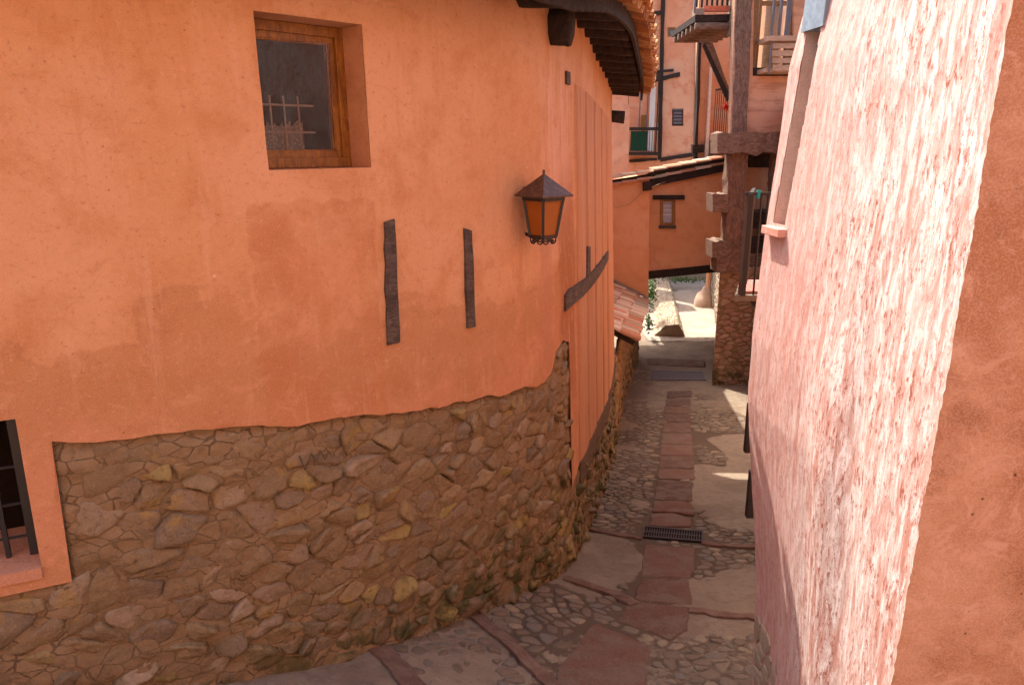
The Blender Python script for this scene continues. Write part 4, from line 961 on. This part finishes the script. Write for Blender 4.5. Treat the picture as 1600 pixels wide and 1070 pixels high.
b = MB(); pxbeam(b, (1029, 352), (1056, 352), YR, 5, .1, .05); b.build('sill', M['greytim'], w)
b = MB(); pxbeam(b, (1020, 305), (1069, 305), YR, 7, .1, .07); b.build('lintel', M['timber'], w)
# roof: verge tiles end to end in two courses, and the slope behind
b = MB(); P0, P1 = at(940, 284, YL), at(1024, 270, YL); P2, P3 = at(1018, 268, YR), at(1145, 243, YR); e = np.array([0, 4.2, -.55])
b.add([P0, P1, P1+e, P0+e, P0-(0, 0, .08), P1-(0, 0, .08), P1+e-(0, 0, .08), P0+e-(0, 0, .08)], [(0, 1, 2, 3), (7, 6, 5, 4), (0, 4, 5, 1)])
b.add([P2, P3, P3+e, P2+e, P2-(0, 0, .08), P3-(0, 0, .08), P3+e-(0, 0, .08), P2+e-(0, 0, .08)], [(0, 1, 2, 3), (7, 6, 5, 4), (0, 4, 5, 1)])
broof = b.build('roof', M['timber'], bh)
def verge(a, c, Y, n, dz, rows):
    p, q = at(*a, Y), at(*c, Y); L = np.linalg.norm(q-p)/n
    for r_ in range(rows):
        for k in range(n):
            t = (k+.98)/n; z = p+(q-p)*t+np.array([0, .05+.19*r_, dz+(.01 if r_ else 0)])
            put_tile(tmT, broof, z, (p-q)/n+np.array([0, 0, .012]), scale=L/.40, roll=random.uniform(-.06, .06))
verge((950, 281), (1022, 269), YL-.12, 3, .0, 3); verge((950, 291), (1022, 279), YL-.16, 3, .0, 1)
verge((1020, 269), (1136, 248), YR-.15, 5, .02, 3); verge((1020, 280), (1136, 256), YR-.13, 5, .0, 1)
b = MB(); b.tube([at(962, 325, YL-.05), at(985, 318, YL-.05), at(1009, 296, YL-.05), at(1040, 284, YR-.1), at(1075, 276, YR-.1), at(1133, 258, YR-.1)], .008, 5)
tag(b.build('cable', flat('pale_cable', (.45, .30, .2))), 'thin pale cable sagging across the orange bridging house under its roof', 'cable')

# ================================================================== STONE PIER WITH TIMBER HOUSE ON THE RIGHT
th = empty('house', (5.8, 18, -5.9), 'timber framed house on a rubble pier at the lane end, with a slatted window balcony', 'house')
YP = 17.8
a0, a1 = at(1120, 425, YP), at(1117, 606, YP)
xp0, xp1, zt_, zb_ = (a0[0]+a1[0])/2, 6.75, a0[2], -6.1
def pw(s, h, off=0.0): return np.stack([np.asarray(s, float)-.03*(np.asarray(h)-zt_)*0, YP-np.asarray(off)+0*np.asarray(s), np.asarray(h)+0*np.asarray(s)], -1)
Sx, Hx = np.meshgrid(np.arange(xp0, xp1, .05), np.arange(zb_, zt_+.02, .05)); off = fbm(Sx*5, Hx*6, 4, 4)*.02
V = pw(Sx, Hx, off).reshape(-1, 3); nx = Sx.shape[1]; V[::nx, 0] = xp0
mk('mortar_bed', V, [(i*nx+j, i*nx+j+1, (i+1)*nx+j+1, (i+1)*nx+j) for i in range(Sx.shape[0]-1) for j in range(nx-1)], M['mortar'], th, True)
b = MB(); b.add([(xp0, YP, zb_), (xp0+.80, YP+2.5, zb_), (xp0+.80, YP+2.5, zt_), (xp0, YP, zt_)], [(1, 0, 3, 2)]); b.box((xp0+.8, YP+.03, zt_), (xp1, YP+2.5, zt_+.05)); b.build('pier_side', M['pier'], th)
its = []
for p, poly in cells(scatter((xp0+.05)/1.8, xp1/1.8, zb_, zt_-.02, .115, .105, .48, .25), .2): its.append(stone_uvw([(a*1.8, b_) for a, b_ in poly], 10, random.uniform(.002, .012), random.uniform(.008, .03), .12))
emit_stones(its, lambda V: pw(np.clip(V[:, 0], xp0, 9), V[:, 1], V[:, 2]), 'stone', M['pier'], th, 180)
def rough_beam(name, a, c, Y, wpx, dep, mat, seg=8, jit=.06, parent=th, n=8, off=0.0):
    p, q = at(*a, Y+off), at(*c, Y+off); w_ = wpx/1150*np.linalg.norm([0, Y*CP]); b = MB(); b.bar(p, q, w_, dep, up=(0, 1, 0) if abs(p[2]-q[2]) > abs(p[0]-q[0]) else (0, 0, 1), n=n, jit=jit, seg=seg)
    return b.build(name, mat, parent, False)
# posts (square, weathered)
def qbeam(name, pts, Y, dep, mat, parent=th, front=0.0, seg=10, jit=.012):
    (l0, r0), (l1, r1) = pts; L0, R0, L1, R1 = at(*l0, Y), at(*r0, Y), at(*l1, Y), at(*r1, Y); V = []; F_ = []
    for k in range(seg+1):
        t = k/seg; l = L0+(L1-L0)*t; r = R0+(R1-R0)*t
        for p in (l+np.array([0, -front, 0]), r+np.array([0, -front, 0]), r+np.array([0, dep, 0]), l+np.array([0, dep, 0])): V.append(p+(rng.normal(0, jit, 3) if 0 < k < seg else 0))
    for k in range(seg):
        for i in range(4): j = (i+1) % 4; F_.append((k*4+i, k*4+j, k*4+4+j, k*4+4+i))
    F_ += [(3, 2, 1, 0), tuple(seg*4+i for i in range(4))]
    return mk(name, V, F_, mat, parent)
qbeam('lower_post', (((1131, 385), (1157, 385)), ((1139, 236), (1168, 236))), YP, .4, M['beam'], front=.1)
qbeam('upper_post', (((1142, 212), (1164, 212)), ((1150, -60), (1176, -60))), YP, .3, M['beam'], front=.12, seg=14)
qbeam('post_edge', (((1139, 212), (1143, 212)), ((1148, -60), (1151, -60))), YP, .1, M['palewood'], front=.10, jit=.004)
qbeam('main_beam', (((1119, 240), (1119, 209)), ((1260, 239), (1260, 206))), YP-.25, .5, M['beam_h'], front=.1, jit=.022, seg=14)
for (x0, y0, x1, y1, mt) in ((1112, 303, 1136, 331, 'beam_h'), (1111, 376, 1136, 402, 'beam_h'), (1118, 393, 1162, 425, 'beam_h'), (1128, 384, 1160, 394, 'beam_h')):
    qbeam('corbel', (((x0, y1), (x0, y0)), ((x1, y1), (x1, y0))), YP-.05, .5, M[mt], front=.08+.05*random.random(), seg=4, jit=.015)
for (x0, y0, x1, y1) in ((1160, 330, 1240, 358), (1160, 372, 1240, 396), (1158, 396, 1240, 426)):
    qbeam('cross_timber', (((x0, y1), (x0, y0)), ((x1, y1), (x1, y0))), YP+.15, .4, M['timber' if y0 != 396 else 'beam_h'], seg=4)
# recess behind the lower post
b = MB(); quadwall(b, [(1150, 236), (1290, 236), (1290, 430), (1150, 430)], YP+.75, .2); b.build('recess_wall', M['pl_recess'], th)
b = MB(); quadwall(b, [(1168, 240), (1206, 240), (1206, 262), (1168, 262)], YP+.7, .04); b.build('dark_board', M['timber'], th)
qbeam('recess_post', (((1203, 310), (1211, 310)), ((1207, 236), (1216, 236))), YP+.3, .2, M['beam'])
# upper front wall with window opening
b = MB(); wl, wr, wb = 1177, 1240, 119
quadwall(b, [(1160, -80), (wl+3, -80), (wl-1, wb), (1156, 212), (1156, 212)][:4], YP, .3)
quadwall(b, [(wl-1, wb), (wr, wb), (wr, 212), (1156, 212)], YP, .3); quadwall(b, [(wr, -80), (1300, -80), (1300, 212), (wr, 212)], YP, .3)
b.build('front_wall', plaster('banded_plaster', (.62, .28, .15), (.66, .34, .20), (.52, .20, .10), cloud=.6, band=True), th)
def pxw(name, l, yt, r, yb, Y, dep, mat, parent, front=.0):
    b = MB(); a, c = at(l, yb, Y), at(r, yt, Y); b.box((a[0], Y-front, a[2]), (c[0], Y+dep, c[2])); return b.build(name, mat, parent)
w = pxw('window', 1178, -60, 1183, 112, YP+.1, .12, M['varnish'], th)
pxw('frame', 1236, -60, 1240, 112, YP+.1, .12, M['varnish'], w); pxw('sash', 1183, -40, 1191, 108, YP+.14, .06, M['varnish'], w); pxw('frame', 1191, 2, 1236, 9, YP+.14, .06, M['varnish'], w); pxw('sash', 1226, -40, 1236, 108, YP+.14, .06, M['varnish'], w)
pxw('pane', 1191, 9, 1226, 108, YP+.16, .01, M['glass'], w); pxw('curtain', 1189, -60, 1230, 110, YP+.3, .01, flat('cream_curtain', (.62, .50, .36), .8), w); pxw('sill', 1176, 106, 1240, 118, YP+.02, .3, M['timber'], w)
# slatted balcony box in front of the window
Yb = YP-.7
fb = pxw('balcony', 1201, 56, 1256, 64, Yb, .75, M['palewood'], th)
for k, (a, c) in enumerate(((68, 76), (79, 88), (91, 99), (102, 111))): pxw('slat', 1207, a, 1256, c, Yb+.04, .04, M['palewood'], fb)
pxw('upright', 1201, 64, 1207, 116, Yb, .05, M['greypaint'], fb); pxw('floor_board', 1196, 106, 1256, 113, Yb+.1, .6, M['palewood'], fb)
for x in (1207, 1219): pxw('rail_post', x, -70, x+8, 60, Yb+.02, .06, M['greypaint'], fb)
for x in (1233,): pxw('rail_post', x, -70, x+4, 60, Yb+.3, .04, M['greypaint'], fb)
# gallery to the left of the post: side wall, brace, small balcony above, railing, downpipes
YG = 21.5
b = MB(); quadwall(b, [(1093, -80), (1180, -80), (1180, 260), (1089, 260)], YG, .3); b.build('gallery_wall', M['pl_far'], th)
qbeam('brace', (((1133, 150), (1140, 140)), ((1094, 62), (1109, 56))), YP+1.2, .05, M['beam_h'], seg=4, jit=.004)
qbeam('brace', (((1137, 160), (1141, 150)), ((1098, 72), (1102, 68))), YP+1.0, .06, M['timber'], seg=4, jit=.003)
ub = mk('upper_balcony', *(lambda b: (b.v, b.f))(pxbeam(MB(), (1086, 24), (1150, 22), YP+.5, 10, 2.6)), M['timber'], th)
for k in range(6): b = MB(); y = YP+.5+k*.45; p, q = at(1086, 34, YP+.5), at(1150, 34, YP+.5); b.bar((p[0], y, p[2]-.1), (q[0]+.2, y, q[2]-.1), .12, .16, n=6, jit=.08, seg=3); b.build('joist', M['beam_h'], ub)
pxw('edge_board', 1100, 10, 1140, 18, YP+.5, .1, M['red'], ub, .05); pxw('coping', 1086, 14, 1100, 24, YP+.5, .3, M['greyslate'], ub, .05)
for k in range(7): pxw('baluster', 1090+k*8, -60, 1091.5+k*8, 12, YP+.55, .03, M['timber'], ub)
pxw('post', 1087, -80, 1090, 20, YP+.5, .06, M['greypaint'], ub); pxw('stone_bracket', 1140, 0, 1150, 55, YP+.4, .3, M['greyslate'], ub)
qbeam('corner_timber', (((1085, 250), (1090, 250)), ((1092, 55), (1097, 55))), YG-.1, .15, M['timber'], seg=6); qbeam('timber_stub', (((1082, 240), (1082, 226)), ((1100, 238), (1100, 226))), YG-.12, .2, M['timber'], seg=2)
pr = qbeam('downpipe', (((1102, 246), (1107, 246)), ((1110, 105), (1113, 105))), YG-.2, .08, M['white'], None, seg=2, jit=0); tag(pr, 'white downpipe on the pink gallery wall left of the big timber post', 'downpipe')
rl = empty('railing', tuple(at(1128, 210, YP+.9)), 'curved iron railing of the small gallery beside the timber post', 'railing')
pr_ = [at(1119+k*3.2, 141-2.0*math.sin(k/7*math.pi), YP+.9+.12*k) for k in range(9)]; b = MB(); b.tube(pr_, .025, 6); b.build('top_rail', M['greytim'], rl)
for k, p in enumerate(pr_): b = MB(); b.bar((p[0], p[1], p[2]), (p[0], p[1], at(1120, 209, YP+.9)[2]), .022, n=5); b.build('baluster', M['greytim'], rl)
fl = tag(mk('geranium', *(lambda V: (V[0], V[1]))((lambda b: (b.v, b.f))(MB())) if False else (np.array([at(1136, 166, YP+1.3)+rng.normal(0, .07, 3) for _ in range(60)]), [(i, i+1, i+2) for i in range(0, 60, 3)]), flat('red_petals', (.7, .05, .02), .7)), 'tiny red geranium behind the gallery railing', 'plant')
# body of the house above
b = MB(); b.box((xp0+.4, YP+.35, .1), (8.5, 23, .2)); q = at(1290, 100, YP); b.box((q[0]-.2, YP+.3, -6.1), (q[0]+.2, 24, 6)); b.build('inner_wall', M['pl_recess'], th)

# ================================================================== TALL HOUSE AT THE END
fh = empty('house', (7, 33, -6), 'tall salmon plastered house at the far end with dark half timbering and a green balcony', 'house')
YF_ = 33.0
b = MB()
opens = [(1043, 43, 1056, 58), (1050, 170, 1068, 197)]
quadwall(b, [(930, -200), (1043, -200), (1043, 300), (930, 300)], YF_, .3)
quadwall(b, [(1043, -200), (1068, -200), (1068, 43), (1043, 43)], YF_, .3); quadwall(b, [(1056, 43), (1068, 43), (1068, 170), (1056, 170)], YF_, .3)
quadwall(b, [(1043, 58), (1056, 58), (1056, 170), (1043, 170)], YF_, .3); quadwall(b, [(1043, 170), (1050, 170), (1050, 300), (1043, 300)], YF_, .3)
quadwall(b, [(1050, 197), (1068, 197), (1068, 300), (1050, 300)], YF_, .3); quadwall(b, [(1068, -200), (1130, -200), (1130, 300), (1068, 300)], YF_, .3)
b.build('front_wall', plaster('patched_salmon_plaster', (.62, .25, .125), (.66, .34, .20), (.54, .175, .08), cloud=.45), fh)
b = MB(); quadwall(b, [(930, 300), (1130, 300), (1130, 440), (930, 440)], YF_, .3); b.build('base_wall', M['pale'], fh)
w = pxw('window', 1043, 43, 1056, 46, YF_+.05, .1, M['varnish'], fh)
for q in ((1043, 55, 1056, 58), (1043, 46, 1045.5, 55), (1053.5, 46, 1056, 55)): pxw('frame', *q, YF_+.05, .1, M['varnish'], w)
pxw('pane', 1045.5, 46, 1053.5, 55, YF_+.12, .02, flat('grey_pane', (.22, .25, .28), .15, .6), w)
for k in range(2): pxw('bar', 1047+k*4, 46, 1047.7+k*4, 55, YF_+.03, .03, M['iron'], w)
w = pxw('window', 1050, 170, 1068, 173, YF_+.05, .1, M['greypaint'], fh); pxw('shutter', 1051, 173, 1067, 196, YF_+.1, .04, M['timber'], w)
for k in range(4): pxw('shutter_slat', 1052, 175+k*5.2, 1066, 178.5+k*5.2, YF_+.08, .03, M['greypaint'], w)
for q in (((1031, 118), (1036, 118), (1034, -60), (1040, -60)), ((1028, 250), (1033, 250), (1030, 118), (1036, 118)), ((1083, 252), (1088, 252), (1091, -60), (1095, -60))):
    qbeam('timber', ((q[0], q[1]), (q[2], q[3])), YF_-.02, .1, M['timber'], fh, front=.06, seg=5, jit=.01)
for (a, c, t_) in (((990, 22), (1034, 17), 7), ((1005, 112), (1052, 108), 4), ((1034, 120), (1062, 113), 7), ((983, 250), (1026, 247), 4), ((1032, 247), (1085, 238), 6)):
    p = [((a[0], a[1]+t_), a), ((c[0], c[1]+t_), c)]; qbeam('timber_rail', p, YF_-.02, .1, M['timber'], fh, front=.07, seg=4, jit=.01)
for k in range(9): pxw('cladding_board', 985, 30+k*9.3, 1031, 38.6+k*9.3, YF_-.03, .04, M['board'] if 'board' in M else M['pl_far'], fh, .01)
bal = pxw('balcony', 980, 238, 1030, 243, YF_-.9, .9, M['timber'], fh)
pxw('handrail', 980, 199, 1030, 204, YF_-.9, .08, M['timber'], bal)
for x in (979, 1025): pxw('post', x, 115, x+5, 240, YF_-.9, .12, M['timber'], bal)
for x in (998, 1010): pxw('inner_post', x, 125, x+4.5, 200, YF_-.5, .1, M['greypaint'], bal)
for k in range(10): pxw('baluster', 985+k*4.2, 204, 986+k*4.2, 238, YF_-.88, .04, M['timber'], bal)
pxw('windbreak', 985, 205, 1012, 236, YF_-.82, .03, M['green'], bal); pxw('white_panel', 1012, 136, 1025, 236, YF_-.2, .03, M['white'], bal); pxw('door', 1001, 180, 1010, 205, YF_-.15, .03, M['varnish'], bal); pxw('canopy', 1005, 112, 1032, 126, YF_-1.0, 1.0, M['timber'], bal)
pxw('bar', 1018, 206, 1019, 236, YF_-.85, .03, M['white'], bal)
b = MB(); b.box((at(930, 0, 33)[0], 33.3, -6.2), (at(1130, 0, 33)[0], 36, 9)); b.build('body', M['pl_far'], fh)
# pink house between, behind the low roof
sh = empty('house', (3.5, 28, -6), 'rough pink rendered house between the curved house and the far balcony', 'house')
b = MB(); quadwall(b, [(860, 120), (984, 165), (982, 262), (981, 300), (860, 300)], 30.0, .8); b.build('front_wall', plaster('rough_pink_plaster', (.54, .24, .14), (.58, .30, .19), (.40, .19, .12), cloud=1.4, bump=.8), sh)
# ================================================================== BEYOND THE BRIDGE: parapet, path, plants, boulder
b = MB(); xs2 = np.linspace(4.3, 12, 30); ys2 = np.linspace(22.3, 34, 60)
V, Fq = kgrid(xs2, ys2, lambda X, Y: gh(X, Y)+.02+fbm(X*1.5, Y*1.5, 0, 3)*.015); pth = mk('path', V, Fq, M['path'], None, True, origin=(0, 0, 0)); tag(pth, kind='structure')
par = empty('parapet_wall', (4.8, 26, -6), 'sunlit rubble parapet running beside the path beyond the bridging house', 'wall')
n0, f0_ = 22.9, 32.0
secN = [at(1014, 551, n0), at(1040, 510, n0), at(1060, 508, n0), at(1072, 552, n0)]; secF = [at(1018, 446, f0_), at(1024, 432, f0_), at(1043, 431, f0_), at(1050, 442, f0_)]
secN[0][2] = secN[3][2] = secF[0][2] = secF[3][2] = -6.1
def parp(t, v, off=0.0):                      # t along, v across 0..3
    t = np.asarray(t, float); v = np.asarray(v, float); N = np.array(secN); F2 = np.array(secF)
    P = np.stack([np.interp(v, range(4), N[:, k])*(1-t)+np.interp(v, range(4), F2[:, k])*t for k in range(3)], -1)
    c = (N.mean(0)*(1-t[..., None])+F2.mean(0)*t[..., None]); d = P-c; d[..., 1] = 0; d /= np.linalg.norm(d, axis=-1)[..., None]+1e-6
    return P+d*np.asarray(off)[..., None]
Tt, Vv = np.meshgrid(np.linspace(0, 1, 160), np.linspace(0, 3, 34)); off = fbm(Tt*60, Vv*4, 1, 4)*.02-.005; V = parp(Tt, Vv, off).reshape(-1, 3); nx = 160
FF = [(i*nx+j, i*nx+j+1, (i+1)*nx+j+1, (i+1)*nx+j) for i in range(33) for j in range(nx-1)]
V = np.vstack([V, [(np.array(secN[0])+np.array(secN[3]))/2]]); FF += [(i*nx, (i+1)*nx, len(V)-1) for i in range(33)]
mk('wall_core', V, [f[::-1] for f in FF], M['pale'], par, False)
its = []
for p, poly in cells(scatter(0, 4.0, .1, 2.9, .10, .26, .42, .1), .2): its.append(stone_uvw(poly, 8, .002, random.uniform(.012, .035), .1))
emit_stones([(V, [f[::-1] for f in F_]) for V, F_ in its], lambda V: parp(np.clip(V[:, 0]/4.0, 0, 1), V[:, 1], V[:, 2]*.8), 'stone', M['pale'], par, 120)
def leafclump(c, r, n, mat, label, cat='plant', sz=.05):
    V = []; F_ = []
    for k in range(n):
        p = np.array(c)+rng.normal(0, 1, 3)*np.array(r); a = rng.normal(0, 1, 3); a /= np.linalg.norm(a); b_ = np.cross(a, rng.normal(0, 1, 3)); b_ /= np.linalg.norm(b_); m = len(V)
        V += [p-a*sz, p+b_*sz*.5, p+a*sz, p-b_*sz*.5]; F_.append((m, m+1, m+2, m+3))
    o = tag(mk('weeds', V, F_, mat, None), label, cat); o['kind'] = 'stuff'; return o
leaf = flat('green_leaves', (.05, .12, .02), .6, nz=.5); 
leafclump(at(1017, 456, 24), (.06, .3, .24), 420, leaf, 'tall green weeds in the gap left of the sunlit parapet')
leafclump(at(1014, 505, 22.5), (.05, .2, .15), 160, leaf, 'low green weeds at the near foot of the sunlit parapet')
leafclump(at(1068, 437, 31.0), (.5, .2, .06), 300, leaf, 'strip of grass at the far end of the path')
rp = empty('garden_wall', (9, 29, -6), 'sunlit pale rubble wall along the right side of the far path', 'wall')
its = []; A_, B_ = np.array([at(1119, 540, 22.3)[0]+.05, 22.3]), np.array([at(1114, 440, 31.0)[0], 31.0])
def rpw(V):
    t = V[:, 0]/9.0; x = A_[0]+(B_[0]-A_[0])*t; y = A_[1]+(B_[1]-A_[1])*t; return np.stack([x-V[:, 2], y, V[:, 1]], -1)
for p, poly in cells(scatter(0, 9, -6.0, -4.2, .24, .15), .25): its.append(stone_uvw(poly, 8, .01, random.uniform(.02, .05)))
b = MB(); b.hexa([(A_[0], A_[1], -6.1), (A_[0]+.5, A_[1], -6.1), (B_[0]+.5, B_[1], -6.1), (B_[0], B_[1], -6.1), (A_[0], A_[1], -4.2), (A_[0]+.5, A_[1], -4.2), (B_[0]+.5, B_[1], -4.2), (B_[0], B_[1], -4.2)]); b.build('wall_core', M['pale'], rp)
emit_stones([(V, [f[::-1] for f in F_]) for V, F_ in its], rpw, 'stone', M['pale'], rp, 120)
# boulder
def boulder(c, r, label):
    V = []; F_ = []; n, m = 14, 9
    for i in range(m+1):
        for j in range(n):
            th_, ph = math.pi*i/m, 2*math.pi*j/n; d = np.array([math.sin(th_)*math.cos(ph), math.sin(th_)*math.sin(ph), math.cos(th_)]); k = 1+.38*float(fbm(d[0]*1.6+c[0], d[1]*1.6, d[2]*1.6, 3)); V.append(np.array(c)+d*np.array(r)*k*np.array([1-.35*d[2], 1-.3*d[2], 1]))
    for i in range(m):
        for j in range(n): F_.append((i*n+j, (i+1)*n+j, (i+1)*n+(j+1) % n, i*n+(j+1) % n))
    return tag(mk('boulder', V, F_, stone('pinkish_boulder', [(.52, .36, .26), (.56, .40, .30)], sc=.8), None, True), label, 'boulder')
p = at(1098, 466, 27.5); boulder((p[0]+.08, 27.5, -5.85), (.34, .3, .62), 'rounded pinkish boulder leaning against the sunlit garden wall')
q = at(1107, 440, 30); b = MB(); b.bar((q[0], 30, -6), (q[0], 30, -4.6), .22, n=8, jit=.04, seg=3); tag(b.build('post', M['pl_bridge']), 'short orange post behind the boulder', 'post')
print('objects', len(D.objects))
